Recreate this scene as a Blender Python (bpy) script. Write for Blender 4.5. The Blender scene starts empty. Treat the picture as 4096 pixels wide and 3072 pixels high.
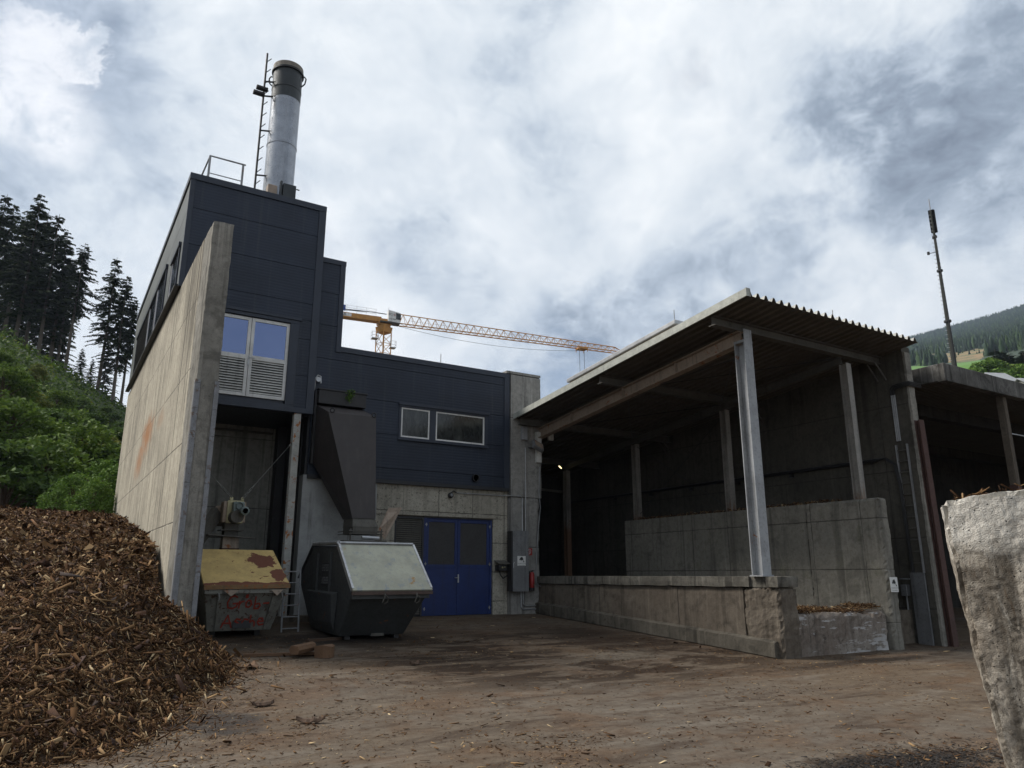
import bpy, bmesh, math, random
import numpy as np
from mathutils import Vector, Matrix, noise
rad = math.radians
random.seed(7); RNG = np.random.default_rng(7)
SC = bpy.context.scene
COL = SC.collection
EZ = 1.65                      # all heights below are measured from the camera's eye; lifted at the end

# ------------------------------------------------------------------ camera, light, sky
YAW = rad(31.6); PITCH = math.atan(764/2969)
cam = bpy.data.cameras.new('camera'); cam.sensor_width = 36; cam.lens = 36*2969/4096
cam.clip_start = .05; cam.clip_end = 9000
camo = bpy.data.objects.new('camera', cam); COL.objects.link(camo)
camo.rotation_euler = (math.pi/2+PITCH, 0, -YAW); SC.camera = camo
SC.view_settings.view_transform = 'Standard'; SC.view_settings.look = 'None'
SC.view_settings.exposure = 0.25; SC.view_settings.gamma = 1
SUN_EL = rad(47); SUN_AZ = rad(-51)       # azimuth from +Y towards +X
sd = Vector((math.sin(SUN_AZ)*math.cos(SUN_EL), math.cos(SUN_AZ)*math.cos(SUN_EL), math.sin(SUN_EL)))
sun = bpy.data.lights.new('sun', 'SUN'); sun.energy = 4.3; sun.angle = rad(20); sun.color = (1, .95, .88)
suno = bpy.data.objects.new('sun', sun); COL.objects.link(suno)
suno.rotation_euler = (-sd).to_track_quat('-Z', 'Y').to_euler(); suno.location = (-30, 20, 60)

class NT:
    """tiny helper for building node trees"""
    def __init__(s, nt): s.nt = nt; s.nt.nodes.clear()
    def n(s, t, **k):
        nd = s.nt.nodes.new(t)
        for a, b in k.items(): setattr(nd, a, b)
        return nd
    def put(s, sock, v):
        if v is None: return
        if hasattr(v, 'is_output'): s.nt.links.new(v, sock)
        elif isinstance(v, (tuple, list)):
            v = tuple(v)
            if len(sock.default_value) == 4 and len(v) == 3: v = v+(1,)
            sock.default_value = v
        else: sock.default_value = v
    def math(s, op, a, b=None, c=None, clamp=False):
        nd = s.n('ShaderNodeMath', operation=op, use_clamp=clamp)
        s.put(nd.inputs[0], a); s.put(nd.inputs[1], b)
        if c is not None: s.put(nd.inputs[2], c)
        return nd.outputs[0]
    def vm(s, op, a, b=None, out=0):
        nd = s.n('ShaderNodeVectorMath', operation=op)
        s.put(nd.inputs[0], a)
        if b is not None: s.put(nd.inputs[1], b)
        return nd.outputs[out]
    def mul(s, v, k): return s.vm('MULTIPLY', v, k)
    def mix(s, f, a, b, mode='MIX'):
        nd = s.n('ShaderNodeMix', data_type='RGBA', blend_type=mode)
        s.put(nd.inputs[0], f); s.put(nd.inputs[6], a); s.put(nd.inputs[7], b)
        return nd.outputs[2]
    def noise(s, v, scale, detail=4, rough=.6, out=0, dist=0):
        nd = s.n('ShaderNodeTexNoise')
        s.put(nd.inputs['Vector'], v); nd.inputs['Scale'].default_value = scale
        nd.inputs['Detail'].default_value = detail; nd.inputs['Roughness'].default_value = rough
        nd.inputs['Distortion'].default_value = dist
        return nd.outputs[out]
    def vor(s, v, scale, feature='F1', out='Distance'):
        nd = s.n('ShaderNodeTexVoronoi', feature=feature)
        s.put(nd.inputs['Vector'], v); nd.inputs['Scale'].default_value = scale
        return nd.outputs[out]
    def ss(s, x, lo, hi, a=0., b=1.):
        nd = s.n('ShaderNodeMapRange', interpolation_type='SMOOTHSTEP')
        s.put(nd.inputs[0], x); s.put(nd.inputs[1], lo); s.put(nd.inputs[2], hi); s.put(nd.inputs[3], a); s.put(nd.inputs[4], b)
        return nd.outputs[0]
    def ramp(s, f, stops):
        nd = s.n('ShaderNodeValToRGB'); cr = nd.color_ramp
        while len(cr.elements) < len(stops): cr.elements.new(.5)
        for e, (p, c) in zip(cr.elements, stops):
            e.position = p; e.color = tuple(c)+(1,) if len(c) == 3 else c
        s.put(nd.inputs[0], f); return nd.outputs[0]
    def sep(s, v):
        nd = s.n('ShaderNodeSeparateXYZ'); s.put(nd.inputs[0], v); return nd.outputs
    def comb(s, x, y, z):
        nd = s.n('ShaderNodeCombineXYZ'); s.put(nd.inputs[0], x); s.put(nd.inputs[1], y); s.put(nd.inputs[2], z); return nd.outputs[0]

def pixdir(x, y):
    """unit direction of a photo pixel (2212 wide) - used only to lay the clouds of the sky out"""
    F = Vector((math.sin(YAW)*math.cos(PITCH), math.cos(YAW)*math.cos(PITCH), math.sin(PITCH)))
    R = Vector((math.cos(YAW), -math.sin(YAW), 0)); U = R.cross(F); S = 4096/2212
    return (F+(x*S-2048)/2969*R+(1536-y*S)/2969*U).normalized()

def build_world():
    w = bpy.data.worlds.new('World'); SC.world = w; w.use_nodes = True
    T = NT(w.node_tree)
    sky = T.n('ShaderNodeTexSky', sky_type='NISHITA'); sky.sun_disc = False
    sky.sun_elevation = SUN_EL; sky.sun_rotation = SUN_AZ; sky.dust_density = 1.5
    g = T.n('ShaderNodeTexCoord').outputs['Generated']
    x, y, z = T.sep(g)
    p = T.mul(g, (1, 1, 1.2))
    warp = T.vm('MULTIPLY', T.vm('SUBTRACT', T.noise(p, 2.6, 4, .55, out=1), (.5, .5, .5)), (.22, .22, .16))
    q = T.vm('ADD', p, warp)
    big = T.noise(q, 2.3, 5, .55)
    med = T.noise(T.vm('ADD', q, (3.1, 1.7, .4)), 6.5, 7, .62)
    fin = T.noise(T.vm('ADD', q, (7.1, 5.7, 2.4)), 17, 8, .66)
    bil = T.math('ABSOLUTE', T.math('SUBTRACT', T.math('MULTIPLY', T.noise(T.vm('ADD', q, (1.1, 4.2, 3.3)), 5.2, 5, .6), 2), 1.))     # billows
    t = T.math('ADD', T.math('MULTIPLY', big, .46), T.math('ADD', T.math('MULTIPLY', med, .34), T.math('MULTIPLY', fin, .20)))
    t = T.math('ADD', t, T.math('MULTIPLY', T.math('SUBTRACT', .22, bil), .16))
    def blob(px, py, r0, r1, wk=.26, wn=None):
        d = T.vm('DISTANCE', g, tuple(pixdir(px, py)), out='Value')
        wob = T.math('MULTIPLY', T.math('SUBTRACT', med if wn is None else wn, .5), wk)
        return T.ss(T.math('ADD', d, wob), r0, r1, 1., 0.)
    def add(t, b, k): return T.math('ADD', t, T.math('MULTIPLY', b, k))
    # where this sky has its bright and its dark masses
    for (px, py, r0, r1, k) in ((2110, 210, .0, .20, -.115), (2200, 330, .0, .20, -.09), (1900, 435, .0, .15, -.09), (1830, 230, 0, .12, -.05),
                                (1580, 590, .0, .17, -.10), (1200, 800, .0, .17, -.11), (1190, 230, .0, .12, -.06), (900, 530, 0, .09, -.07), (1000, 640, .0, .10, -.05),
                                (1480, 250, .0, .22, .07), (700, 160, .0, .25, .03), (1060, 560, .0, .10, .10), (1380, 490, .0, .09, .10),
                                (1880, 640, .0, .16, .07), (250, 480, .0, .28, .03), (800, 700, .0, .10, .07), (190, 250, .03, .26, -.125), (60, 60, 0, .14, -.04), (1700, 760, 0, .12, .05), (1380, 720, 0, .15, -.08), (1650, 640, 0, .10, -.05)):
        t = add(t, blob(px, py, r0, r1), k)
    t = T.math('ADD', T.math('MULTIPLY', T.math('SUBTRACT', t, .5), 1.5), .53)
    cloud = T.ramp(t, ((.10, (.15, .185, .24)), (.26, (.265, .32, .395)), (.38, (.44, .505, .585)), (.48, (.61, .665, .72)), (.60, (.735, .775, .81)), (.76, (.90, .915, .92))))
    # the one towering white cloud on the left
    c1 = T.math('MAXIMUM', T.math('MAXIMUM', blob(78, 92, .026, .040, .13, fin), blob(150, 128, .028, .042, .13, fin)), T.math('MAXIMUM', blob(75, 205, .03, .07, .12, fin), blob(120, 285, .012, .055, .12, fin)))
    puff = T.ramp(T.math('ADD', T.math('MULTIPLY', fin, .55), T.math('MULTIPLY', med, .45)), ((.40, (.58, .64, .70)), (.50, (.90, .91, .93)), (.58, (1, 1, 1))))
    cloud = T.mix(T.math('MULTIPLY', c1, .95), cloud, puff)
    gap = T.ss(T.noise(T.vm('ADD', p, (1.3, 9.2, 0)), 3.1, 6, .55), .60, .72)
    gap = T.math('MAXIMUM', T.math('MULTIPLY', gap, .35), T.math('MAXIMUM', T.math('MULTIPLY', blob(1195, 830, .0, .09), .8), T.math('MULTIPLY', blob(40, 60, .0, .2), .25)))
    back = T.ss(y, .1, -.5)                     # towards the valley behind the camera the cover is broken
    gap = T.math('MAXIMUM', gap, T.math('MULTIPLY', back, .42))
    A = T.n('ShaderNodeBackground'); T.put(A.inputs[0], sky.outputs[0]); A.inputs[1].default_value = .085
    B = T.n('ShaderNodeBackground'); T.put(B.inputs[0], cloud); B.inputs[1].default_value = 1.0
    M = T.n('ShaderNodeMixShader'); T.put(M.inputs[0], gap); T.nt.links.new(B.outputs[0], M.inputs[1]); T.nt.links.new(A.outputs[0], M.inputs[2])
    o = T.n('ShaderNodeOutputWorld'); T.nt.links.new(M.outputs[0], o.inputs[0])
build_world()

# ------------------------------------------------------------------ materials
MATS = {}
def material(name, fn):
    m = bpy.data.materials.new(name); m.use_nodes = True
    T = NT(m.node_tree)
    b = T.n('ShaderNodeBsdfPrincipled'); o = T.n('ShaderNodeOutputMaterial')
    T.nt.links.new(b.outputs[0], o.inputs[0])
    T.b = b; T.o = o
    T.obj = T.n('ShaderNodeTexCoord').outputs['Object']
    r = fn(T) or {}
    for k, v in r.items():
        if k == 'bump':
            h, st, di = v
            bp = T.n('ShaderNodeBump'); bp.inputs['Strength'].default_value = st; bp.inputs['Distance'].default_value = di
            T.put(bp.inputs['Height'], h); T.nt.links.new(bp.outputs[0], b.inputs['Normal'])
        else: T.put(b.inputs[k], v)
    MATS[name] = m; return m

def rnd_island(T):
    return T.n('ShaderNodeNewGeometry').outputs['Random Per Island']

def concrete(name, c1, c2, streak=.5, jz=None, jx=None, axis='xy', spots=0, blotch=.5, scale=1., rust=None, bump=.4, moss=0, jo=(0, 0), flakes=0, splat=0, chalk=0, stain=()):
    def fn(T):
        v = T.obj
        x, y, z = T.sep(v)
        big = T.noise(v, .55*scale, 5, .6); fine = T.noise(v, 7*scale, 6, .7); grain = T.noise(v, 45, 3, .7)
        col = T.mix(T.ss(big, .32, .68), c1, c2)
        col = T.mix(T.math('MULTIPLY', T.ss(fine, .40, .70), .5), col, tuple(k*.58 for k in c1))
        crisp = T.noise(T.vm('ADD', v, (2, 6, 1)), 16*scale, 5, .75)
        col = T.mix(T.math('MULTIPLY', T.ss(crisp, .56, .66), .45), col, tuple(k*.5 for k in c1))
        col = T.mix(T.math('MULTIPLY', T.ss(crisp, .42, .34), .3), col, tuple(min(1, k*1.35) for k in c2))
        bl = T.ss(T.noise(T.vm('ADD', v, (11, 3, 7)), 1.6*scale, 6, .65, dist=.6), .52, .66)
        col = T.mix(T.math('MULTIPLY', bl, blotch), col, tuple(k*.45 for k in c1))
        s = T.noise(T.mul(v, (3.2, 3.2, .16)), 1.5, 5, .6)
        col = T.mix(T.math('MULTIPLY', T.ss(s, .50, .68), streak), col, tuple(k*.32 for k in c1))
        s2 = T.noise(T.mul(T.vm('ADD', v, (5, 9, 0)), (6, 6, .25)), 1.5, 4, .6)
        col = T.mix(T.math('MULTIPLY', T.ss(s2, .56, .70), streak*.5), col, tuple(min(1, k*1.5) for k in c2))
        col = T.mix(T.math('MULTIPLY', T.ss(grain, .3, .8), .18), col, (.05, .05, .045))
        h = T.math('ADD', T.math('MULTIPLY', fine, .5), T.math('MULTIPLY', grain, .25))
        pits = T.ss(T.vor(v, 38 if chalk else 9), .03, .12 if chalk else .10, 1, 0)
        col = T.mix(T.math('MULTIPLY', pits, .45), col, (.03, .03, .03))
        h = T.math('SUBTRACT', h, T.math('MULTIPLY', pits, .5))
        def joint(coord, per, off, w):
            f = T.math('FRACT', T.math('ADD', T.math('DIVIDE', coord, per), off+100))
            wob = T.math('MULTIPLY', T.math('SUBTRACT', T.noise(v, 5, 2), .5), .03)
            d = T.math('ABSOLUTE', T.math('SUBTRACT', T.math('ADD', f, T.math('DIVIDE', wob, per)), .5))
            return T.ss(d, 0, w/per, 1, 0)
        js = None
        if jz: js = joint(z, jz, jo[0], .022)
        if jx:
            hc = x if 'x' in axis else y
            k = joint(hc, jx, jo[1], .018)
            js = k if js is None else T.math('MAXIMUM', js, k)
        if js is not None:
            jm = T.math('MULTIPLY', js, T.ss(T.noise(v, 1.3, 3), .3, .55, .25, .85))
            col = T.mix(jm, col, (.035, .032, .028)); h = T.math('SUBTRACT', h, js)
        if spots:
            n1 = T.noise(v, 19 if splat else 15, 4, .6); n2 = T.noise(v, 1.1, 3, .6)
            sp = T.math('MULTIPLY', T.ss(n1, .60-.035*splat, .68-.035*splat), T.ss(n2, .38-.12*splat, .62-.12*splat))
            col = T.mix(T.math('MULTIPLY', sp, spots*(.62 if splat else 1)), col, (.045, .036, .028))
        for (px, py, pz, rx, rz, kk) in stain:      # dark run-off below the wall top
            d = T.vm('LENGTH', T.mul(T.vm('SUBTRACT', v, (px, py, pz)), (0, 1/rx, 1/rz)), out='Value')
            sr = T.noise(T.mul(v, (5, 5, .22)), 1.6, 5, .65)
            dm = T.math('MULTIPLY', T.ss(T.math('ADD', d, T.math('MULTIPLY', T.math('SUBTRACT', sr, .5), 1.2)), .45, 1.05, 1, 0), T.ss(sr, .36, .60))
            col = T.mix(T.math('MULTIPLY', dm, kk), col, (.075, .066, .052))
        if chalk:       # crushed pale rim, rubbed brown and black marks of the grab
            e = T.math('ADD', z, T.math('MULTIPLY', T.math('SUBTRACT', T.noise(v, 5, 6, .7), .5), .55))
            sc = T.noise(T.mul(T.vm('ADD', v, (3, 1, 0)), (9, 9, 2.0)), 1.6, 7, .72, dist=.8)
            col = T.mix(T.math('MULTIPLY', T.ss(sc, .54, .66), .75), col, (.105, .075, .05))
            col = T.mix(T.math('MULTIPLY', T.ss(sc, .46, .34), .6), col, (.50, .47, .41))
            bk = T.noise(T.vm('ADD', v, (8, 2, 5)), 6.5, 8, .75)
            col = T.mix(T.math('MULTIPLY', T.ss(bk, .58, .66), .8), col, (.035, .03, .025))
            col = T.mix(T.math('MULTIPLY', T.ss(e, 1.80, 1.98), .95), col, (.62, .59, .53))
        if flakes:
            fl = T.math('ADD', T.math('MULTIPLY', T.noise(T.mul(v, (1.3, 1, 7)), 1.5, 7, .65), .6), T.math('MULTIPLY', T.noise(v, 1.1, 3, .5), .4))
            col = T.mix(T.math('MULTIPLY', T.ss(fl, .545, .58), flakes), col, (.46, .455, .45))
        if moss:
            mo = T.ss(T.noise(v, 2.2, 6, .7), .55, .68)
            col = T.mix(T.math('MULTIPLY', mo, moss), col, (.07, .075, .03))
        if rust:
            for (px, py, pz, rx, rz, kk) in rust:
                d = T.vm('LENGTH', T.mul(T.vm('SUBTRACT', v, (px, py, pz)), (0, 1/rx, 1/rz)), out='Value')
                rm = T.ss(T.math('ADD', d, T.math('MULTIPLY', T.math('SUBTRACT', T.noise(v, 3.5, 6, .7), .5), 1.6)), .15, 1.0, 1, 0)
                col = T.mix(T.math('MULTIPLY', rm, kk), col, (.30, .12, .035))
        return {'Base Color': col, 'Roughness': .93, 'Specular IOR Level': .18, 'bump': (h, bump, .03)}
    return material(name, fn)

def paint(name, c, rough=.5, metal=0., dirt=.3, dirtc=(.03, .025, .02), rust=0, var=.15, streak=.25, sc=1., coat=0, bump=.05, rustc=(.16, .06, .022), peel=(), foot=None):
    def fn(T):
        v = T.obj
        n = T.noise(v, 2.2*sc, 5, .65); f = T.noise(v, 18*sc, 4, .7)
        col = T.mix(T.ss(n, .3, .7), tuple(k*(1-var) for k in c), tuple(min(1, k*(1+var)) for k in c))
        col = T.mix(T.math('MULTIPLY', T.ss(f, .50, .75), dirt), col, dirtc)
        s = T.noise(T.mul(v, (5, 5, .3)), 1.4, 4, .6)
        col = T.mix(T.math('MULTIPLY', T.ss(s, .52, .72), streak), col, dirtc)
        ro = T.ss(f, .2, .8, rough-.08, rough+.15)
        if rust:
            r = T.noise(T.vm('ADD', v, (4, 2, 8)), 3.0*sc, 8, .72, dist=.4)
            rm = T.ss(r, .66-rust*.3, .70-rust*.3)
            for (px, py, pz, rx, ry) in peel:
                d = T.vm('LENGTH', T.mul(T.vm('SUBTRACT', v, (px, py, pz)), (1/rx, 1/ry, 0)), out='Value')
                e = T.math('ADD', d, T.math('MULTIPLY', T.math('SUBTRACT', T.noise(v, 4.5, 6, .6), .5), 2.2))
                rm = T.math('MAXIMUM', rm, T.ss(e, .72, .80, 1, 0))
            if foot:
                z = T.sep(v)[2]
                e = T.math('ADD', z, T.math('MULTIPLY', T.math('SUBTRACT', T.noise(T.mul(v, (9, 9, 1.2)), 1.5, 5, .7), .5), 1.6))
                rm = T.math('MAXIMUM', rm, T.ss(e, foot, foot+.7, .9, 0))
            rc = T.mix(T.noise(v, 22, 4), rustc, tuple(k*2.1 for k in rustc))
            col = T.mix(rm, col, rc); ro = T.mix(rm, ro, (.9, .9, .9))
            return {'Base Color': col, 'Roughness': ro, 'Metallic': T.math('MULTIPLY', T.math('SUBTRACT', 1, rm), metal), 'bump': (T.math('ADD', f, rm), bump*2, .01)}
        return {'Base Color': col, 'Roughness': ro, 'Metallic': metal, 'bump': (f, bump, .01)}
    return material(name, fn)

def clad(name, c, axis='x'):
    def fn(T):
        v = T.obj; x, y, z = T.sep(v)
        rib = T.math('ABSOLUTE', T.math('SUBTRACT', T.math('FRACT', T.math('MULTIPLY', z, 1/.085)), .5))
        n = T.noise(v, .9, 4, .6); f = T.noise(T.mul(v, (1, 1, 14)), 1.6, 5, .7)
        col = T.mix(T.ss(n, .3, .7), tuple(k*.85 for k in c), tuple(k*1.15 for k in c))
        col = T.mix(rnd_island(T), T.mix(1., col, (.86, .86, .86), 'MULTIPLY'), T.mix(1., col, (1.16, 1.14, 1.12), 'MULTIPLY'))
        col = T.mix(T.math('MULTIPLY', T.ss(f, .5, .8), .3), col, tuple(k*1.8 for k in c))
        st = T.noise(T.mul(v, (6, 6, .18)), 1.3, 5, .65)
        col = T.mix(T.math('MULTIPLY', T.ss(st, .52, .72), .38), col, (.055, .06, .066))
        d = T.math('MULTIPLY', T.ss(T.noise(v, 13, 3, .6), .63, .69), T.ss(z, 1.5, -1.5))
        col = T.mix(T.math('MULTIPLY', d, .7), col, (.012, .01, .01))
        h = T.math('ADD', T.ss(rib, .12, .22), T.math('MULTIPLY', T.noise(v, 3, 3), .5))
        return {'Base Color': col, 'Roughness': .5, 'Metallic': .0, 'Specular IOR Level': .35, 'bump': (h, .30, .012)}
    return material(name, fn)

def flat(name, c, rough=.6, metal=0., emit=0, spec=None):
    def fn(T):
        r = {'Base Color': c, 'Roughness': rough, 'Metallic': metal}
        if emit: r['Emission Color'] = c; r['Emission Strength'] = emit
        if spec is not None: r['Specular IOR Level'] = spec
        return r
    return material(name, fn)

concrete('concrete_left', (.34, .31, .25), (.47, .43, .345), .85, jz=1.62, jx=.62, axis='y', spots=0, blotch=.30, rust=((0, .1, 5.4, 2.0, .75, .75), (0, 1.6, 4.8, 1.5, .65, .6), (0, -3.0, 5.35, 1.0, .35, .25)), stain=((0, -6.6, 8.4, 1.9, 3.2, .85), (0, -3.5, 8.8, 1.6, 1.4, .5), (0, 2.5, 8.8, 3.5, 1.0, .4)), bump=.35)
concrete('concrete_end', (.21, .20, .175), (.30, .285, .25), .75, spots=.35, blotch=.6, bump=.9)
concrete('concrete_facade', (.31, .29, .24), (.41, .385, .32), .35, jz=.86, jx=1.15, axis='x', spots=1.0, blotch=.2, splat=1)
concrete('concrete_pier', (.24, .235, .22), (.33, .32, .295), .75, jz=4.1, spots=.4, blotch=.55)
concrete('concrete_alcove', (.24, .24, .215), (.31, .305, .275), .6, jz=2.05, jx=1.05, axis='x', blotch=.4)
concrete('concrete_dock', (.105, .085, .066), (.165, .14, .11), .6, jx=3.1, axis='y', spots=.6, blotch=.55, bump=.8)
concrete('concrete_base_beam', (.085, .075, .06), (.14, .125, .10), .7, spots=.8, blotch=.8, bump=.7)
concrete('concrete_ledge', (.085, .078, .066), (.18, .168, .142), .85, spots=.8, blotch=.8, bump=.7)
concrete('concrete_bunker', (.175, .165, .14), (.25, .235, .20), .5, jz=1.22, jx=1.45, axis='y', spots=.3, blotch=.45, moss=.25)
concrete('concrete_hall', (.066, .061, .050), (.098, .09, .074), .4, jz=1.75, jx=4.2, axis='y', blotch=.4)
concrete('concrete_whitewashed', (.17, .135, .11), (.29, .26, .225), .5, spots=.8, blotch=.85, bump=1., scale=1.8, flakes=.75)
concrete('concrete_block', (.27, .225, .175), (.50, .455, .385), .8, spots=.85, blotch=.7, bump=2.2, scale=3.2, chalk=1)
concrete('concrete_fascia', (.075, .072, .066), (.165, .16, .15), .95, blotch=.7, scale=1.2)
concrete('concrete_shaded', (.022, .021, .019), (.04, .038, .034), .6, jz=1.3, jx=1.6, axis='x', blotch=.6)  # near-black: the shade inside the sheds is put into the concrete colour
clad('cladding', (.0135, .0205, .0365)); clad('cladding_lit', (.10, .11, .11))  # the side copy is lighter, sunlit sheen put into its colour
paint('trim', (.0135, .0205, .0365), .45, 0, .1, streak=.1)
paint('trim_dark', (.012, .013, .016), .5, 0, .1)
paint('white_paint', (.55, .55, .52), .5, 0, .35, streak=.4)
paint('white_frame', (.62, .62, .6), .45, 0, .15, streak=.2)
paint('wall_grey', (.33, .34, .335), .7, 0, .25, streak=.5, dirtc=(.06, .055, .05))
paint('galvanised', (.42, .43, .44), .45, .7, .35, streak=.35, dirtc=(.10, .09, .08))
paint('guard_steel', (.20, .205, .215), .55, .2, .6, streak=.6, sc=2.5, dirtc=(.07, .065, .06), rust=.30, rustc=(.10, .075, .06), bump=.3)
paint('steel_grey', (.275, .285, .295), .5, .1, .4, streak=.35, rust=.10)
paint('steel_beige', (.30, .235, .18), .6, .0, .45, streak=.4, rust=.2)
paint('steel_dirty', (.085, .08, .068), .7, 0, .5, streak=.5)
paint('column_inner', (.22, .21, .19), .6, .1, .4, streak=.5, rust=.08, foot=3.15, rustc=(.10, .052, .026))
paint('rusty_white', (.40, .40, .37), .6, 0, .4, rust=.36, streak=.5, sc=1.8, rustc=(.22, .085, .025))
paint('rust_red', (.070, .034, .027), .85, 0, .4, streak=.3)
paint('lip_rust', (.20, .12, .055), .8, 0, .5, rust=.4, sc=4)
paint('lip_dark', (.075, .05, .04), .8, 0, .5)
paint('chute_steel', (.036, .030, .029), .55, 0, .35, streak=.35, dirtc=(.075, .065, .06))
paint('chute_dark', (.016, .015, .016), .55, 0, .2, streak=.2)
paint('skip_dark', (.042, .045, .045), .55, 0, .4, streak=.4, dirtc=(.018, .015, .012), rust=.10)
paint('skip_lid', (.32, .32, .25), .5, .15, .4, streak=.8, dirtc=(.19, .22, .24), rust=.12, sc=1.0, var=.14, rustc=(.20, .13, .06))
paint('skip_grey', (.17, .168, .145), .65, 0, .55, streak=.7, rust=.34, sc=3.2, rustc=(.045, .026, .016))
paint('skip_yellow', (.48, .345, .13), .6, 0, .25, streak=.3, rust=.20, sc=1.3, rustc=(.085, .03, .016), dirtc=(.20, .13, .05), peel=((.47, -.10, 0, .36, .42), (.70, -.75, 0, .22, .3), (-.3, -1.10, 0, .9, .10), (.3, -1.12, 0, .7, .08)))
paint('blue_door', (.0018, .0165, .10), .5, 0, .45, streak=.5, dirtc=(.006, .012, .05))
paint('mesh_dark', (.035, .034, .034), .7, 0, .4)
paint('black_metal', (.018, .018, .019), .5, .2, .2)
paint('cabinet_grey', (.17, .175, .18), .5, .3, .5, streak=.5)
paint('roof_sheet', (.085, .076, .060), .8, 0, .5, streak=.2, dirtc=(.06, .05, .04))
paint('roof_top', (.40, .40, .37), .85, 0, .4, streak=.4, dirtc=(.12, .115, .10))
paint('eave_metal', (.36, .37, .33), .6, 0, .55, streak=.3, sc=2.4, dirtc=(.06, .06, .05))
paint('stack_silver', (.27, .285, .31), .30, .85, .10, streak=.2)
paint('stack_dark', (.022, .028, .031), .45, .1, .2)
paint('stack_rim', (.22, .20, .17), .7, .2, .5)
paint('red_paint', (.30, .018, .016), .4, 0, .3, streak=.2)
paint('red_scrawl', (.30, .035, .018), .8, 0, .5, streak=.1, sc=4)
paint('crane_yellow', (.50, .235, .045), .5, 0, .3, streak=.2)
paint('crane_panel', (.72, .72, .70), .5, 0, .1)
paint('crane_blue', (.012, .06, .28), .5, 0, .1)
paint('motor_green', (.16, .20, .19), .5, 0, .4)
paint('brass', (.42, .38, .22), .5, .2, .3)
paint('rope', (.17, .17, .155), .6, .4, .2)
paint('mast_steel', (.025, .028, .023), .85, 0, .3)
paint('timber', (.12, .066, .034), .85, 0, .4, streak=.2, dirtc=(.07, .04, .02))
paint('trunk_grey', (.12, .10, .08), .95, 0, .5)
paint('bark', (.075, .045, .028), .95, 0, .5)
paint('house_wall', (.48, .46, .42), .85, 0, .2); paint('house_roof', (.26, .27, .28), .7, 0, .3)
paint('yellow_pole', (.55, .42, .03), .5, 0, .2)
flat('lettering_black', (.012, .012, .012), .6); flat('lettering_white', (.55, .55, .55), .6); flat('sign_white', (.62, .62, .60), .5)
flat('tube_light', (1, .88, .45), .5, emit=4)
flat('cable_black', (.012, .012, .012), .6)
flat('mast_black', (.010, .010, .010), .9, spec=.1)
material('sky_tinted_glass', lambda T: {'Base Color': T.mix(T.noise(T.obj, .8, 2), (.13, .17, .30), (.16, .20, .33)), 'Metallic': 1., 'Roughness': T.ss(T.noise(T.obj, 3, 4), .3, .8, .06, .16)})  # blue of the reflected sky is put into the metallic base colour
material('dark_glass', lambda T: {'Base Color': T.mix(T.ss(T.noise(T.mul(T.obj, (1, 1, .4)), 5, 5, .7), .4, .75), (.012, .014, .014), (.05, .055, .05)), 'Roughness': .14, 'Specular IOR Level': .6})

def leafmat(name, cs, trans=.25):
    def fn(T):
        r = rnd_island(T)
        big = T.noise(T.obj, .35, 3)
        c = T.ramp(T.math('ADD', T.math('MULTIPLY', r, .7), T.math('MULTIPLY', T.ss(big, .3, .7), .3)), cs)
        tr = T.n('ShaderNodeBsdfTranslucent'); T.put(tr.inputs[0], c)
        m = T.n('ShaderNodeMixShader'); m.inputs[0].default_value = trans
        T.nt.links.new(T.b.outputs[0], m.inputs[1]); T.nt.links.new(tr.outputs[0], m.inputs[2]); T.nt.links.new(m.outputs[0], T.o.inputs[0])
        return {'Base Color': c, 'Roughness': .7, 'Specular IOR Level': .2}
    return material(name, fn)
leafmat('needles', ((0, (.012, .022, .008)), (.5, (.028, .046, .014)), (1, (.06, .085, .026))), .1)
leafmat('leaf_mid', ((0, (.036, .066, .010)), (.5, (.080, .135, .018)), (1, (.155, .215, .035))))
leafmat('leaf_bright', ((0, (.04, .085, .015)), (.5, (.085, .16, .025)), (1, (.17, .25, .05))))
leafmat('leaf_dark', ((0, (.024, .046, .010)), (.5, (.050, .090, .018)), (1, (.10, .15, .03))))
leafmat('leaf_olive', ((0, (.05, .075, .012)), (.5, (.12, .145, .022)), (1, (.21, .19, .04))))
material('chips', lambda T: {'Base Color': T.ramp(rnd_island(T), ((0, (.018, .010, .006)), (.30, (.046, .024, .012)), (.58, (.098, .053, .026)), (.82, (.175, .105, .053)), (.94, (.30, .20, .105)), (1, (.46, .36, .22)))), 'Roughness': .95, 'Specular IOR Level': .05})
material('bark_flakes', lambda T: {'Base Color': T.ramp(rnd_island(T), ((0, (.022, .012, .008)), (.5, (.06, .028, .016)), (.85, (.11, .052, .024)), (1, (.22, .11, .04)))), 'Roughness': .95, 'bump': (T.noise(T.obj, 30, 4, .7), .6, .02)})
material('chips_black', lambda T: {'Base Color': T.ramp(rnd_island(T), ((0, (.006, .005, .005)), (.8, (.018, .014, .011)), (1, (.07, .042, .022)))), 'Roughness': .8})
material('mulch', lambda T: {'Base Color': T.mix(T.noise(T.obj, 14, 6, .75), (.018, .010, .006), (.15, .085, .042)), 'Roughness': .95, 'bump': (T.noise(T.obj, 22, 6, .8), 1., .08)})
material('soil_green', lambda T: {'Base Color': T.mix(T.noise(T.obj, .4, 6, .7), (.018, .035, .010), (.06, .085, .022)), 'Roughness': .95})
material('meadow', lambda T: {'Base Color': T.mix(T.noise(T.obj, .02, 6, .7), (.055, .135, .022), (.095, .185, .035)), 'Roughness': .95})
material('clearing', lambda T: {'Base Color': T.mix(T.ss(T.noise(T.obj, .05, 8, .8), .44, .57), (.21, .14, .07), (.075, .09, .035)), 'Roughness': .95})
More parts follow.
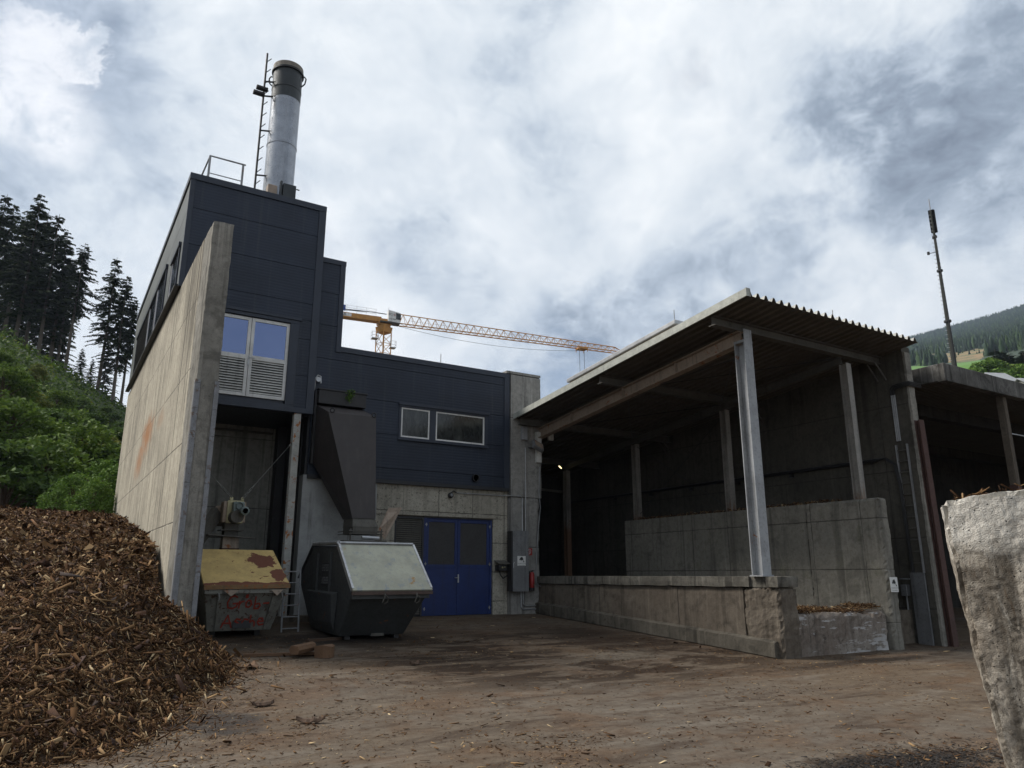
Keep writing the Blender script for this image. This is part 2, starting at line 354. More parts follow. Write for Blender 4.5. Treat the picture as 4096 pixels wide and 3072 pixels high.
material('mountain_floor', lambda T: {'Base Color': T.mix(T.noise(T.obj, .02, 5, .7), (.010, .022, .012), (.025, .045, .02)), 'Roughness': .95})
material('forest', lambda T: {'Base Color': T.ramp(rnd_island(T), ((0, (.010, .024, .014)), (.55, (.020, .042, .021)), (.85, (.036, .068, .026)), (1, (.06, .10, .035)))), 'Roughness': .9})

def ground_mat():
    def fn(T):
        v = T.obj
        a = T.noise(v, .16, 6, .6); b = T.noise(v, .75, 7, .65, dist=.5); f = T.noise(v, 9, 7, .75); g = T.noise(v, 70, 3, .8)
        st = T.noise(T.mul(T.vm('ADD', v, (2, 8, 0)), (.5, 1.6, 1)), 1.0, 6, .65, dist=.7)
        col = T.mix(T.ss(a, .34, .64), (.140, .123, .104), (.135, .104, .074))
        col = T.mix(T.math('MULTIPLY', T.ss(b, .46, .66), .55), col, (.125, .072, .040))
        col = T.mix(T.math('MULTIPLY', T.ss(st, .54, .66), .70), col, (.047, .031, .022))
        col = T.mix(T.math('MULTIPLY', T.ss(st, .46, .34), .5), col, (.20, .180, .155))
        x, y, z = T.sep(v)
        def spot(px, py, rx, ry, c, k, lo=.55):
            d = T.vm('LENGTH', T.mul(T.vm('SUBTRACT', v, (px, py, 0)), (1/rx, 1/ry, 0)), out='Value')
            e = T.math('ADD', d, T.math('MULTIPLY', T.math('SUBTRACT', T.noise(v, 1.7, 7, .75), .5), 1.9))
            return T.mix(T.math('MULTIPLY', T.ss(e, lo, 1.05, 1, 0), k), col, c)
        col = spot(6.3, 4.42, 1.7, .62, (.012, .011, .011), .97, .7)           # black spill, front right
        col = spot(2.0, 10.0, .8, .9, (.030, .031, .034), .85)           # damp ash at the heap's toe
        col = spot(11.6, 15.0, 1.6, 3.2, (.030, .022, .017), .75, .3)
        sw = T.noise(T.mul(T.vm('ADD', T.vm('MULTIPLY', v, (.80, .80, 0)), (4, 3, 0)), (.75, 2.1, 1)), 1.1, 7, .68, dist=.6)
        zone = T.vm('LENGTH', T.mul(T.vm('SUBTRACT', v, (9.6, 13.2, 0)), (1/5.2, 1/3.6, 0)), out='Value')
        col = T.mix(T.math('MULTIPLY', T.ss(sw, .44, .54), T.ss(zone, 1.3, .6)), col, (.030, .0195, .013))
        for_ = T.ss(T.noise(T.mul(v, (.35, 2.6, 1)), 1.3, 5, .6), .52, .66)
        col = T.mix(T.math('MULTIPLY', for_, .30), col, (.06, .045, .034))
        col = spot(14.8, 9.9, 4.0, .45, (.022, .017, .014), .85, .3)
        col = spot(5.5, 16.6, 3.2, 1.3, (.020, .018, .016), .9, .3)
        col = spot(10.3, 12.6, 1.3, .8, (.26, .235, .195), .55, .2)
        m1 = T.noise(T.mul(v, (1, 1.5, 1)), 2.6, 7, .72, dist=.4)
        col = T.mix(T.math('MULTIPLY', T.ss(m1, .50, .66), .6), col, (.060, .038, .024))
        col = T.mix(T.math('MULTIPLY', T.ss(m1, .44, .32), .45), col, (.215, .18, .14))
        col = T.mix(T.math('MULTIPLY', T.ss(f, .38, .75), .60), col, (.055, .037, .025))
        col = T.mix(T.math('MULTIPLY', T.ss(f, .58, .76), .45), col, (.24, .185, .125))
        col = T.mix(T.math('MULTIPLY', T.ss(g, .56, .72), .5), col, (.035, .026, .02))
        col = T.mix(T.math('MULTIPLY', T.ss(g, .42, .28), .35), col, (.27, .22, .16))
        h = T.math('ADD', T.math('MULTIPLY', f, .7), T.math('MULTIPLY', g, .4))
        col = T.mix(1., col, (.86, .83, .79), 'MULTIPLY')
        return {'Base Color': col, 'Roughness': T.ss(st, .4, .65, .92, .8), 'Specular IOR Level': .15, 'bump': (h, .75, .03)}
    material('asphalt', fn)
ground_mat()

# ------------------------------------------------------------------ mesh building
BASE = {}
class MB:
    def __init__(s): s.v = []; s.f = []; s.mi = []; s.m = 0
    def add(s, vs, fs):
        o = len(s.v); s.v += [tuple(p) for p in vs]
        for f in fs: s.f.append(tuple(i+o for i in f)); s.mi.append(s.m)
        return s
    def box(s, x0, x1, y0, y1, z0, z1):
        return s.add([(x0, y0, z0), (x1, y0, z0), (x1, y1, z0), (x0, y1, z0), (x0, y0, z1), (x1, y0, z1), (x1, y1, z1), (x0, y1, z1)],
                     [(3, 2, 1, 0), (4, 5, 6, 7), (0, 1, 5, 4), (1, 2, 6, 5), (2, 3, 7, 6), (3, 0, 4, 7)])
    def hexa(s, b, t):
        """closed solid from bottom ring b and top ring t of equal length"""
        n = len(b)
        return s.add(list(b)+list(t), [tuple(range(n))[::-1], tuple(range(n, 2*n))]+[(i, (i+1) % n, n+(i+1) % n, n+i) for i in range(n)])
    def bar(s, p0, p1, w, h, up=(0, 0, 1)):
        p0 = Vector(p0); p1 = Vector(p1); d = (p1-p0).normalized(); up = Vector(up)
        if abs(d.dot(up)) > .98: up = Vector((0, 1, 0))
        a = d.cross(up).normalized(); u = a.cross(d)
        c = [(-w/2, -h/2), (w/2, -h/2), (w/2, h/2), (-w/2, h/2)]
        return s.hexa([p0+a*i+u*j for i, j in c], [p1+a*i+u*j for i, j in c])
    def ibeam(s, p0, p1, h, w, tf=.02, tw=.014, up=(0, 0, 1)):
        p0 = Vector(p0); p1 = Vector(p1); d = (p1-p0).normalized(); U = Vector(up)
        if abs(d.dot(U)) > .98: U = Vector((0, 1, 0))
        a = d.cross(U).normalized(); u = a.cross(d)
        for sg in (-1, 1): s.bar(p0+u*sg*(h-tf)/2, p1+u*sg*(h-tf)/2, w, tf, u)
        return s.bar(p0, p1, tw, h-2*tf, u)
    def tube(s, pts, r, n=8, r1=None, cap=True):
        pts = [Vector(p) for p in pts]; rings = []
        ref = None
        for i, p in enumerate(pts):
            d = (pts[min(i+1, len(pts)-1)]-pts[max(i-1, 0)])
            d = d.normalized() if d.length > 1e-9 else Vector((0, 0, 1))
            if ref is None:
                ref = d.orthogonal().normalized()
            ref = (ref-d*ref.dot(d))
            ref = ref.normalized() if ref.length > 1e-6 else d.orthogonal().normalized()
            b = d.cross(ref); rr = r if r1 is None else r+(r1-r)*i/(len(pts)-1)
            rings.append([p+(ref*math.cos(2*math.pi*k/n)+b*math.sin(2*math.pi*k/n))*rr for k in range(n)])
        vs = [p for q in rings for p in q]; fs = []
        for i in range(len(pts)-1):
            for k in range(n): fs.append((i*n+k, i*n+(k+1) % n, (i+1)*n+(k+1) % n, (i+1)*n+k))
        if cap: fs += [tuple(range(n))[::-1], tuple(range((len(pts)-1)*n, len(pts)*n))]
        return s.add(vs, fs)
    def lathe(s, c, prof, n=32, axis=(0, 0, 1), closed=False):
        ax = Vector(axis).normalized(); a = ax.orthogonal().normalized(); b = ax.cross(a); c = Vector(c)
        vs = []; fs = []
        for r, z in prof:
            for k in range(n):
                t = 2*math.pi*k/n; vs.append(c+ax*z+(a*math.cos(t)+b*math.sin(t))*r)
        for i in range(len(prof)-1):
            for k in range(n): fs.append((i*n+k, i*n+(k+1) % n, (i+1)*n+(k+1) % n, (i+1)*n+k))
        if not closed: fs += [tuple(range(n))[::-1], tuple(range((len(prof)-1)*n, len(prof)*n))]
        else:
            for k in range(n): fs.append(((len(prof)-1)*n+k, (len(prof)-1)*n+(k+1) % n, (k+1) % n, k))
        return s.add(vs, fs)
    def torus(s, c, R, r, axis, n=14, m=6):
        return s.lathe(c, [(R+r*math.cos(2*math.pi*i/m), r*math.sin(2*math.pi*i/m)) for i in range(m)], n, axis, True)
    def prism(s, poly, y0, y1):
        """poly in (x,z) extruded along Y"""
        return s.hexa([(x, y0, z) for x, z in poly], [(x, y1, z) for x, z in poly])
    def prismx(s, poly, x0, x1):
        return s.hexa([(x0, y, z) for y, z in poly], [(x1, y, z) for y, z in poly])
    def rough(s, x0, x1, y0, y1, z0, z1, step, amp, freq=2.2, seed=0, fn=None, edge=.0):
        """a box cut into small cells whose skin is displaced: broken, worn concrete"""
        nx, ny, nz = [max(1, int(round((b-a)/step))) for a, b in ((x0, x1), (y0, y1), (z0, z1))]
        idx = {}; vs = []; fs = []
        def vid(i, j, k):
            if (i, j, k) not in idx:
                p = Vector((x0+(x1-x0)*i/nx, y0+(y1-y0)*j/ny, z0+(z1-z0)*k/nz))
                q = p*freq+Vector((seed, seed*.7, 0))
                d = noise.noise_vector(q)*amp+noise.noise_vector(q*3.1)*amp*.5+noise.noise_vector(q*8)*amp*.2
                e = sum((i in (0, nx), j in (0, ny), k in (0, nz)))
                if edge and e >= 2:
                    c = Vector(((x0+x1)/2, (y0+y1)/2, (z0+z1)/2)); w = (c-p); n1 = abs(noise.noise(q*2.3))
                    sx = Vector((w.x if i in (0, nx) else 0, w.y if j in (0, ny) else 0, w.z if k in (0, nz) else 0))
                    sx = Vector([math.copysign(1, t) if t else 0 for t in sx]); d += sx*edge*(.25+1.3*n1)
                p = p+d
                if fn: p = fn(p)
                idx[(i, j, k)] = len(vs); vs.append(p)
            return idx[(i, j, k)]
        for i in range(nx):
            for j in range(ny):
                for k, fl in ((0, 1), (nz, 0)):
                    q = (vid(i, j, k), vid(i+1, j, k), vid(i+1, j+1, k), vid(i, j+1, k)); fs.append(q[::-1] if fl else q)
        for i in range(nx):
            for k in range(nz):
                for j, fl in ((0, 0), (ny, 1)):
                    q = (vid(i, j, k), vid(i+1, j, k), vid(i+1, j, k+1), vid(i, j, k+1)); fs.append(q[::-1] if fl else q)
        for j in range(ny):
            for k in range(nz):
                for i, fl in ((0, 1), (nx, 0)):
                    q = (vid(i, j, k), vid(i, j+1, k), vid(i, j+1, k+1), vid(i, j, k+1)); fs.append(q[::-1] if fl else q)
        return s.add(vs, fs)

def mesh_np(name, V, F, mats, mi=None, smooth=False):
    """fast mesh from numpy arrays; F is (n,k)"""
    me = bpy.data.meshes.new(name); V = np.asarray(V, np.float32); F = np.asarray(F, np.int32)
    me.vertices.add(len(V)); me.vertices.foreach_set('co', V.ravel())
    n, k = F.shape
    me.loops.add(n*k); me.loops.foreach_set('vertex_index', F.ravel())
    me.polygons.add(n); me.polygons.foreach_set('loop_start', np.arange(0, n*k, k, dtype=np.int32))
    if mi is not None: me.polygons.foreach_set('material_index', np.asarray(mi, np.int32))
    if smooth: me.polygons.foreach_set('use_smooth', np.ones(n, bool))
    for m in mats: me.materials.append(MATS[m])
    me.update(calc_edges=True); me.validate(); return me

def link(name, me, parent=None, loc=(0, 0, 0)):
    o = bpy.data.objects.new(name, me); COL.objects.link(o); o.location = loc
    if parent is not None: o.parent = parent
    return o
def base_of(parent):
    while parent.parent: parent = parent.parent
    return BASE.get(parent.name, Vector((0, 0, 0)))
def fill(me, mb, mats, off, bevel=0, smooth=False):
    me.from_pydata([(Vector(p)-off)[:] for p in mb.v], [], mb.f)
    for m in mats: me.materials.append(MATS[m])
    me.polygons.foreach_set('material_index', mb.mi)
    bm = bmesh.new(); bm.from_mesh(me)
    bmesh.ops.recalc_face_normals(bm, faces=bm.faces)
    if bevel:
        es = [e for e in bm.edges if len(e.link_faces) == 2 and e.calc_face_angle(0) > rad(35)]
        bmesh.ops.bevel(bm, geom=es, offset=bevel, segments=1, affect='EDGES', clamp_overlap=True)
    bm.to_mesh(me); bm.free()
    if smooth: me.set_sharp_from_angle(angle=rad(40))
    me.update()
def part(name, mb, mats, parent, bevel=0, smooth=False, label=None):
    mats = [mats] if isinstance(mats, str) else mats
    me = bpy.data.meshes.new(name); fill(me, mb, mats, base_of(parent), bevel, smooth)
    o = link(name, me, parent)
    if label: o['label'] = label
    return o
def tag(o, label, cat, group=None, kind=None):
    if label: o['label'] = label
    if cat: o['category'] = cat
    if group: o['group'] = group
    if kind: o['kind'] = kind
    return o
def thing(name, loc, label, cat, group=None):
    o = bpy.data.objects.new(name, None); COL.objects.link(o); o.location = loc; o.empty_display_size = .3
    BASE[o.name] = Vector(loc); return tag(o, label, cat, group)
def solo(name, mb, mats, label, cat, group=None, kind=None, bevel=0, smooth=False):
    mats = [mats] if isinstance(mats, str) else mats
    a = np.array(mb.v); off = Vector(((a[:, 0].min()+a[:, 0].max())/2, (a[:, 1].min()+a[:, 1].max())/2, a[:, 2].min()))
    me = bpy.data.meshes.new(name); fill(me, mb, mats, off, bevel, smooth)
    o = link(name, me, None, off); BASE[o.name] = off
    return tag(o, label, cat, group, kind)
def copy_tree(o, parent=None):
    c = o.copy(); COL.objects.link(c)
    if parent is not None: c.parent = parent; c.matrix_parent_inverse = o.matrix_parent_inverse
    for ch in list(o.children): copy_tree(ch, c)
    return c
def text(mb, body, origin, size, ux, uy, depth=.004, center=True, shear=0):
    cu = bpy.data.curves.new('t', 'FONT'); cu.body = body; cu.size = size; cu.shear = shear
    if center: cu.align_x = 'CENTER'; cu.align_y = 'CENTER'
    ob = bpy.data.objects.new('t', cu); COL.objects.link(ob)
    dg = bpy.context.evaluated_depsgraph_get(); me = ob.evaluated_get(dg).to_mesh()
    ux = Vector(ux).normalized(); uy = Vector(uy).normalized(); n = ux.cross(uy); o = Vector(origin)+n*depth
    mb.add([o+ux*v.co.x+uy*v.co.y for v in me.vertices], [tuple(p.vertices) for p in me.polygons])
    ob.evaluated_get(dg).to_mesh_clear(); bpy.data.objects.remove(ob); bpy.data.curves.remove(cu)
    return mb
def stroke(mb, pts, w, P):
    """a brush stroke of width w along 2-D pts, mapped to 3-D by P"""
    for (a, b) in zip(pts[:-1], pts[1:]):
        dx, dy = b[0]-a[0], b[1]-a[1]; L = math.hypot(dx, dy) or 1; nx, ny = -dy/L*w/2, dx/L*w/2; ex, ey = dx/L*w*.35, dy/L*w*.35
        mb.add([P(a[0]-ex+nx, a[1]-ey+ny), P(a[0]-ex-nx, a[1]-ey-ny), P(b[0]+ex-nx, b[1]+ey-ny), P(b[0]+ex+nx, b[1]+ey+ny)], [(0, 1, 2, 3)])

# ------------------------------------------------------------------ ground
def gz(x, y):
    t = max(0., min(1., (y-9.)/3.)); s = t*t*(3-2*t)
    far = -1.15-.058*(20.2-min(y, 20.2))
    return -1.70*(1-s)+far*s if y < 12 else far
def build_ground():
    xs = np.unique(np.concatenate([np.linspace(-3000, -40, 12), np.linspace(-40, 40, 81), np.linspace(40, 4000, 14)]))
    ys = np.unique(np.concatenate([np.linspace(-3000, -20, 12), np.linspace(-20, 40, 121), np.linspace(40, 4500, 16)]))
    V = np.array([(x, y, gz(x, y)) for y in ys for x in xs]); n = len(xs)
    F = np.array([(j*n+i, j*n+i+1, (j+1)*n+i+1, (j+1)*n+i) for j in range(len(ys)-1) for i in range(n-1)])
    tag(link('ground', mesh_np('ground', V, F, ['asphalt'], smooth=True)), 'brown dusty asphalt yard strewn with wood litter', None, kind='structure')
build_ground()

# ------------------------------------------------------------------ heating plant (tower, flat wing, alcove)
Yf, Yt, XL = 20.16, 20.0, 2.14
def panels_x(mb, x0, x1, y, z0, z1, per, zoff, th=.08, gap=.014, joints=()):
    """cladding panels on a wall facing -Y: horizontal panels with open seams"""
    zs = [z0]; z = zoff
    while z < z1-.05:
        if z > z0+.05: zs.append(z)
        z += per
    zs.append(z1)
    xs = [x0]+[j for j in joints if x0 < j < x1]+[x1]
    for a, b in zip(zs[:-1], zs[1:]):
        for c, d in zip(xs[:-1], xs[1:]):
            mb.box(c+(gap/2 if c > x0 else 0), d-(gap/2 if d < x1 else 0), y, y+th, a+gap/2, b-gap/2)
def panels_y(mb, y0, y1, x, z0, z1, per, zoff, th=.08, gap=.014):
    zs = [z0]; z = zoff
    while z < z1-.05:
        if z > z0+.05: zs.append(z)
        z += per
    zs.append(z1)
    for a, b in zip(zs[:-1], zs[1:]): mb.box(x, x+th, y0, y1, a+gap/2, b-gap/2)

B = thing('heating_plant', (7, 24, -1.2), 'dark navy clad heating plant with a tall tower and a lower flat wing', 'building')
XT = 5.8
m = MB()      # tower cladding, front (window hole kept open) and left side
wx0, wx1, wz0, wz1 = 2.98, 5.04, 4.60, 6.80
panels_x(m, 2.16, XT, Yt, wz1+.18, 10.42, 1.06, 7.48)
panels_x(m, 2.16, wx0-.10, Yt, 4.42, wz1+.18, 1.06, 5.36)
panels_x(m, wx1+.24, XT, Yt, 4.42, wz1+.18, 1.06, 5.36)
panels_x(m, wx0-.10, wx1+.24, Yt, 4.42, wz0-.10, 9, 9)
part('tower_cladding', m, 'cladding', B, label='dark navy ribbed panels of the tower front')
m = MB(); panels_y(m, 20.1, 33.8, 2.09, 7.42, 10.42, 1.06, 8.48)
part('side_cladding', m, 'cladding_lit', B, label='panels along the tower side, their sunlit sheen put into a lighter grey')
m = MB()      # cores that close the volumes
m.box(2.19, XT-.02, Yt+.10, 33.75, 7.45, 10.45)
m.box(2.58, XT-.02, Yt+.10, 24.0, 4.40, 7.45)
m.box(XT-.02, 6.50, Yf+.08, 33, 2.66, 8.95); m.box(6.50, 12.20, Yf+.08, 33, 2.66, 6.30)
part('core', m, 'trim_dark', B)
m = MB()      # copings, corner trims
m.box(2.05, XT+.03, Yt-.035, Yt+.12, 10.42, 10.60); m.box(2.05, 2.17, Yt+.12, 33.85, 10.42, 10.60)
m.box(XT-.18, XT+.03, Yt-.025, Yt+.11, 4.42, 10.42); m.box(2.075, 2.20, Yt-.02, Yt+.09, 7.32, 10.42)
m.box(2.16, XT+.03, Yt-.03, Yt+.12, 4.30, 4.43)
m.box(XT+.03, 6.58, Yf-.03, Yf+.10, 8.92, 9.07); m.box(6.42, 6.57, Yf-.025, Yf+.11, 6.40, 8.92)
m.box(6.57, 12.30, Yf-.03, Yf+.10, 6.26, 6.42); m.box(6.42, 6.57, Yf-.03, Yf+.10, 6.24, 6.40)
m.box(12.10, 12.30, Yf-.025, Yf+.10, 2.66, 6.26)
m.box(2.58, XT, Yt+.0, Yt+.02, 4.295, 4.30)
part('edge_trim', m, 'trim', B, bevel=.006)
m = MB(); m.box(2.0, 2.15, Yt+.16, 33.9, 7.36, 7.42); m.box(5.85, 12.28, Yf-.05, Yf+.06, 2.56, 2.66)
part('drip_edge', m, 'trim_dark', B)
m = MB()      # facade cladding around the two windows
fx0, fx1, fz0, fz1 = 8.45, 11.48, 3.90, 4.95
panels_x(m, XT+.04, 6.42, Yf, 4.98, 8.92, 1.0, 5.0); panels_x(m, XT+.04, fx0, Yf, 2.66, 4.98, 1.0, 3.0)
panels_x(m, 6.42, 12.10, Yf, 4.98, 6.26, 1.0, 6.0, joints=()); panels_x(m, fx1, 12.10, Yf, 2.66, 4.98, 1.0, 3.0)
panels_x(m, fx0, fx1, Yf, 2.66, 3.88, 1.0, 3.0)
part('facade_cladding', m, 'cladding', B)
# concrete base of the wing, with the door opening
m = MB(); m.box(7.9, 8.50, 20.26, 20.7, -1.3, 2.58); m.box(8.50, 11.78, 20.26, 20.7, 1.68, 2.58); m.box(11.78, 12.3, 20.26, 20.7, -1.3, 2.58)
m.box(7.9, 12.04, 20.23, 20.26, 1.69, 2.56)
part('concrete_base', m, 'concrete_facade', B, bevel=.01)
m = MB(); m.box(5.75, 7.9, 20.22, 20.6, -1.25, 2.66)
part('plinth_wall', m, 'wall_grey', B, label='pale grey wall panel stained with dark splashes')
m = MB()      # open alcove under the tower
m.box(2.58, 5.75, 22.6, 22.9, -1.25, 4.28)
part('alcove_back_wall', m, 'concrete_alcove', B)
m = MB(); m.box(5.74, 5.86, 20.62, 22.6, -1.25, 4.28); m.box(5.5, 5.74, 22.2, 22.6, -1.25, 4.28); part('alcove_side_wall', m, 'black_metal', B)
m = MB(); m.box(2.58, 5.76, Yt+.13, 22.6, 4.285, 4.385); part('soffit', m, 'trim_dark', B)
m = MB(); m.tube([(2.6, 22.45, 4.1), (5.4, 22.45, 4.1)], .035); part('soffit_pipe', m, 'steel_dirty', B)
# windows of the tower front
def louver(mb, x0, x1, y, z0, z1, n, t=.012, d=.05, along='x'):
    for i in range(n):
        z = z0+(z1-z0)*(i+.5)/n; h = (z1-z0)/n*.62
        if along == 'x': mb.add([(x0, y, z-h/2), (x1, y, z-h/2), (x1, y+d, z+h/2), (x0, y+d, z+h/2), (x0, y, z-h/2+t), (x1, y, z-h/2+t), (x1, y+d, z+h/2+t), (x0, y+d, z+h/2+t)],
                             [(3, 2, 1, 0), (4, 5, 6, 7), (0, 1, 5, 4), (1, 2, 6, 5), (2, 3, 7, 6), (3, 0, 4, 7)])
        else: mb.add([(y, x0, z-h/2), (y, x1, z-h/2), (y+d, x1, z+h/2), (y+d, x0, z+h/2), (y, x0, z-h/2+t), (y, x1, z-h/2+t), (y+d, x1, z+h/2+t), (y+d, x0, z+h/2+t)],
                     [(3, 2, 1, 0), (4, 5, 6, 7), (0, 1, 5, 4), (1, 2, 6, 5), (2, 3, 7, 6), (3, 0, 4, 7)])
mid = 4.01; zr = 5.68
m = MB(); m.box(wx0-.10, wx0, Yt-.02, Yt+.10, wz0-.10, wz1+.02); m.box(wx1, wx1+.24, Yt-.02, Yt+.10, wz0-.10, wz1+.02)
m.box(wx0-.10, wx1+.24, Yt-.02, Yt+.10, wz1+.02, wz1+.18); m.box(wx0-.10, wx1+.24, Yt-.02, Yt+.10, wz0-.24, wz0-.10); m.box(wx0-.1, wx1+.3, Yt-.05, Yt-.02, wz1+.12, wz1+.20)
m.box(wx0, wx1, Yt+.085, Yt+.10, wz0-.1, wz0)
ws = part('window_surround', m, 'trim', B, bevel=.005)
W = MB()
for a, b in ((wx0, mid-.006), (mid+.006, wx1)):
    for x0, x1 in ((a, a+.085), (b-.085, b)): W.box(x0, x1, Yt+.03, Yt+.085, wz0, wz1)
    for z0, z1 in ((wz0, wz0+.09), (zr-.06, zr+.06), (wz1-.09, wz1)): W.box(a+.085, b-.085, Yt+.03, Yt+.085, z0, z1)
w = part('window', W, 'white_frame', B, bevel=.004, label='white double window door with blue panes above and louvres below')
for a, b in ((wx0, mid-.006), (mid+.006, wx1)):
    m = MB(); m.box(a+.085, b-.085, Yt+.055, Yt+.07, zr+.06, wz1-.09); part('pane', m, 'sky_tinted_glass', w)
    m = MB(); louver(m, a+.085, b-.085, Yt+.035, wz0+.09, zr-.06, 13); part('louvre', m, 'white_paint', w)
m = MB(); m.box(mid-.02, mid+.02, Yt+.01, Yt+.03, 5.45, 5.70); m.tube([(mid, Yt-.02, 5.66), (mid+.14, Yt-.02, 5.66)], .012); part('handle', m, 'galvanised', w)
m = MB(); m.box(wx0, wx1, Yt+.095, Yt+.099, wz0, zr); part('shade', m, 'trim_dark', w)
# windows of the facade
m = MB(); m.box(fx0, fx1, Yf-.03, Yf+.08, 4.86, 4.98); m.box(fx0, fx1, Yf-.03, Yf+.08, 3.88, 3.955); m.box(fx0, 8.53, Yf-.02, Yf+.08, 3.955, 4.86)
m.box(9.47, 9.67, Yf-.02, Yf+.08, 3.955, 4.86); m.box(11.38, fx1, Yf-.02, Yf+.08, 3.955, 4.86); m.box(fx0-.03, fx1+.05, Yf-.07, Yf-.03, 4.92, 5.0); m.box(fx0-.02, fx1+.03, Yf-.06, Yf-.03, 3.86, 3.90)
part('window_surround', m, 'trim', B, bevel=.005)
for a, b in ((8.535, 9.465), (9.675, 11.375)):
    m = MB(); z0, z1 = 3.96, 4.855
    m.box(a, a+.045, Yf+.0, Yf+.06, z0, z1); m.box(b-.045, b, Yf, Yf+.06, z0, z1); m.box(a+.045, b-.045, Yf, Yf+.06, z0, z0+.045); m.box(a+.045, b-.045, Yf, Yf+.06, z1-.045, z1)
    w = part('window', m, 'white_frame', B, bevel=.003)
    m = MB(); m.box(a+.045, b-.045, Yf+.025, Yf+.04, z0+.045, z1-.045); part('pane', m, 'dark_glass', w)
# windows of the tower side (facing -X)
def side_window(y0, y1, z0, z1, parts, lou):
    m = MB(); x = 2.05
    m.box(x, x+.04, y0, y0+.09, z0, z1); m.box(x, x+.04, y1-.09, y1, z0, z1); m.box(x, x+.04, y0+.09, y1-.09, z0, z0+.09); m.box(x-.03, x+.04, y0-.03, y1+.03, z1-.10, z1+.02)
    for q in parts: m.box(x, x+.04, q-.08, q+.08, z0+.09, z1-.10)
    w = part('window', m, 'trim', B)
    e = [y0+.09]+[q for q in parts]+[y1-.09]
    for i, (a, b) in enumerate(zip(e[:-1], e[1:])):
        a2 = a+(.08 if i else 0); b2 = b-(.08 if i < len(e)-2 else 0); mm = MB()
        if i in lou: louver(mm, a2, b2, x+.005, z0+.09, z1-.10, 22, d=.03, along='y'); part('louvre', mm, 'trim_dark', w)
        else:
            mm.box(x+.022, x+.032, a2, b2, z0+.09, z1-.10); g = part('pane', mm, 'sky_tinted_glass', w)
            fm = MB(); fm.box(x+.01, x+.036, a2, a2+.06, z0+.09, z1-.1); fm.box(x+.01, x+.036, b2-.06, b2, z0+.09, z1-.1); fm.box(x+.01, x+.036, a2+.06, b2-.06, z0+.09, z0+.13); part('sash', fm, 'white_frame', w)
side_window(23.4, 31.8, 7.46, 9.15, (25.6, 27.7), (2,))
side_window(20.55, 22.1, 7.46, 8.75, (), ())
# the blue double door and its louvre
Yd = 20.34
m = MB(); m.box(8.50, 9.44, Yd, Yd+.04, -1.2, 1.66)
lo = part('louvre_panel', m, 'trim_dark', B)
m = MB(); louver(m, 8.56, 9.38, Yd-.045, -1.1, 1.60, 46, d=.04); part('slats', m, 'steel_dirty', lo)
m = MB(); m.box(8.50, 8.56, Yd-.06, Yd, -1.2, 1.66); m.box(9.38, 9.44, Yd-.06, Yd, -1.2, 1.66); m.box(8.56, 9.38, Yd-.06, Yd, 1.60, 1.66); part('frame', m, 'trim_dark', lo)
D = MB(); x0, xm, x1 = 9.46, 10.575, 11.74; zt = 1.64; zb = -1.14; zs = .30
D.box(x0+.06, x1-.06, Yd-.04, Yd+.05, zt-.018, zt); D.box(x0-.02, x0+.06, Yd-.04, Yd+.05, zb, zt); D.box(x1-.06, x1+.02, Yd-.04, Yd+.05, zb, zt)
dr = part('double_door', D, 'blue_door', B, bevel=.006, label='royal blue double door with dark upper panels')
for a, b in ((x0+.065, xm-.004), (xm+.004, x1-.065)):
    m = MB(); m.box(a, b, Yd-.02, Yd+.03, zb, zs); m.box(a, a+.09, Yd-.02, Yd+.03, zs, zt-.02); m.box(b-.09, b, Yd-.02, Yd+.03, zs, zt-.02); m.box(a+.09, b-.09, Yd-.02, Yd+.03, zt-.11, zt-.02)
    m.box(a+.05, b-.05, Yd-.028, Yd-.02, zs-.10, zs-.02)
    part('door_leaf', m, 'blue_door', dr, bevel=.004)
    m = MB(); m.box(a+.09, b-.09, Yd, Yd+.015, zs, zt-.11); part('pane', m, 'mesh_dark', dr)
m = MB(); m.box(xm+.02, xm+.06, Yd-.035, Yd-.02, -.22, .02); m.tube([(xm+.04, Yd-.07, -.08), (xm-.10, Yd-.07, -.08)], .011); m.tube([(xm+.04, Yd-.07, -.08), (xm+.04, Yd-.02, -.08)], .011); part('handle', m, 'galvanised', dr)
for xh in (x0+.06, x1-.06):
    for z in (-.95, .32, 1.45):
        m = MB(); m.tube([(xh, Yd-.05, z-.05), (xh, Yd-.05, z+.05)], .012); m.box(xh-.03, xh+.03, Yd-.045, Yd-.038, z-.02, z+.02); part('hinge', m, 'steel_grey', dr)
m = MB(); m.box(9.44, 11.78, Yd-.03, Yd+.06, 1.64, 1.68); part('lintel_flashing', m, 'trim_dark', B)
m = MB(); m.lathe((11.05, Yf-.10, 2.90), [(.115, 0), (.115, .12), (.095, .12), (.095, 0)], 24, (0, 1, 0), True); part('vent_pipe', m, 'black_metal', B, smooth=True)
m = MB(); m.lathe((11.05, Yf-.03, 2.90), [(.001, 0), (.096, 0)], 24, (0, 1, 0)); part('vent_mesh', m, 'trim_dark', B)
# hook bracket on the facade, left of the chute
m = MB(); m.tube([(5.86, Yf-.05, 5.02), (5.86, Yf-.12, 5.35), (5.92, Yf-.12, 5.45), (6.0, Yf-.12, 5.42), (6.01, Yf-.12, 5.22)], .022); m.lathe((5.93, Yf-.16, 5.32), [(.07, 0), (.07, .08)], 14, (0, 1, 0)); part('bracket', m, 'galvanised', B, smooth=True)

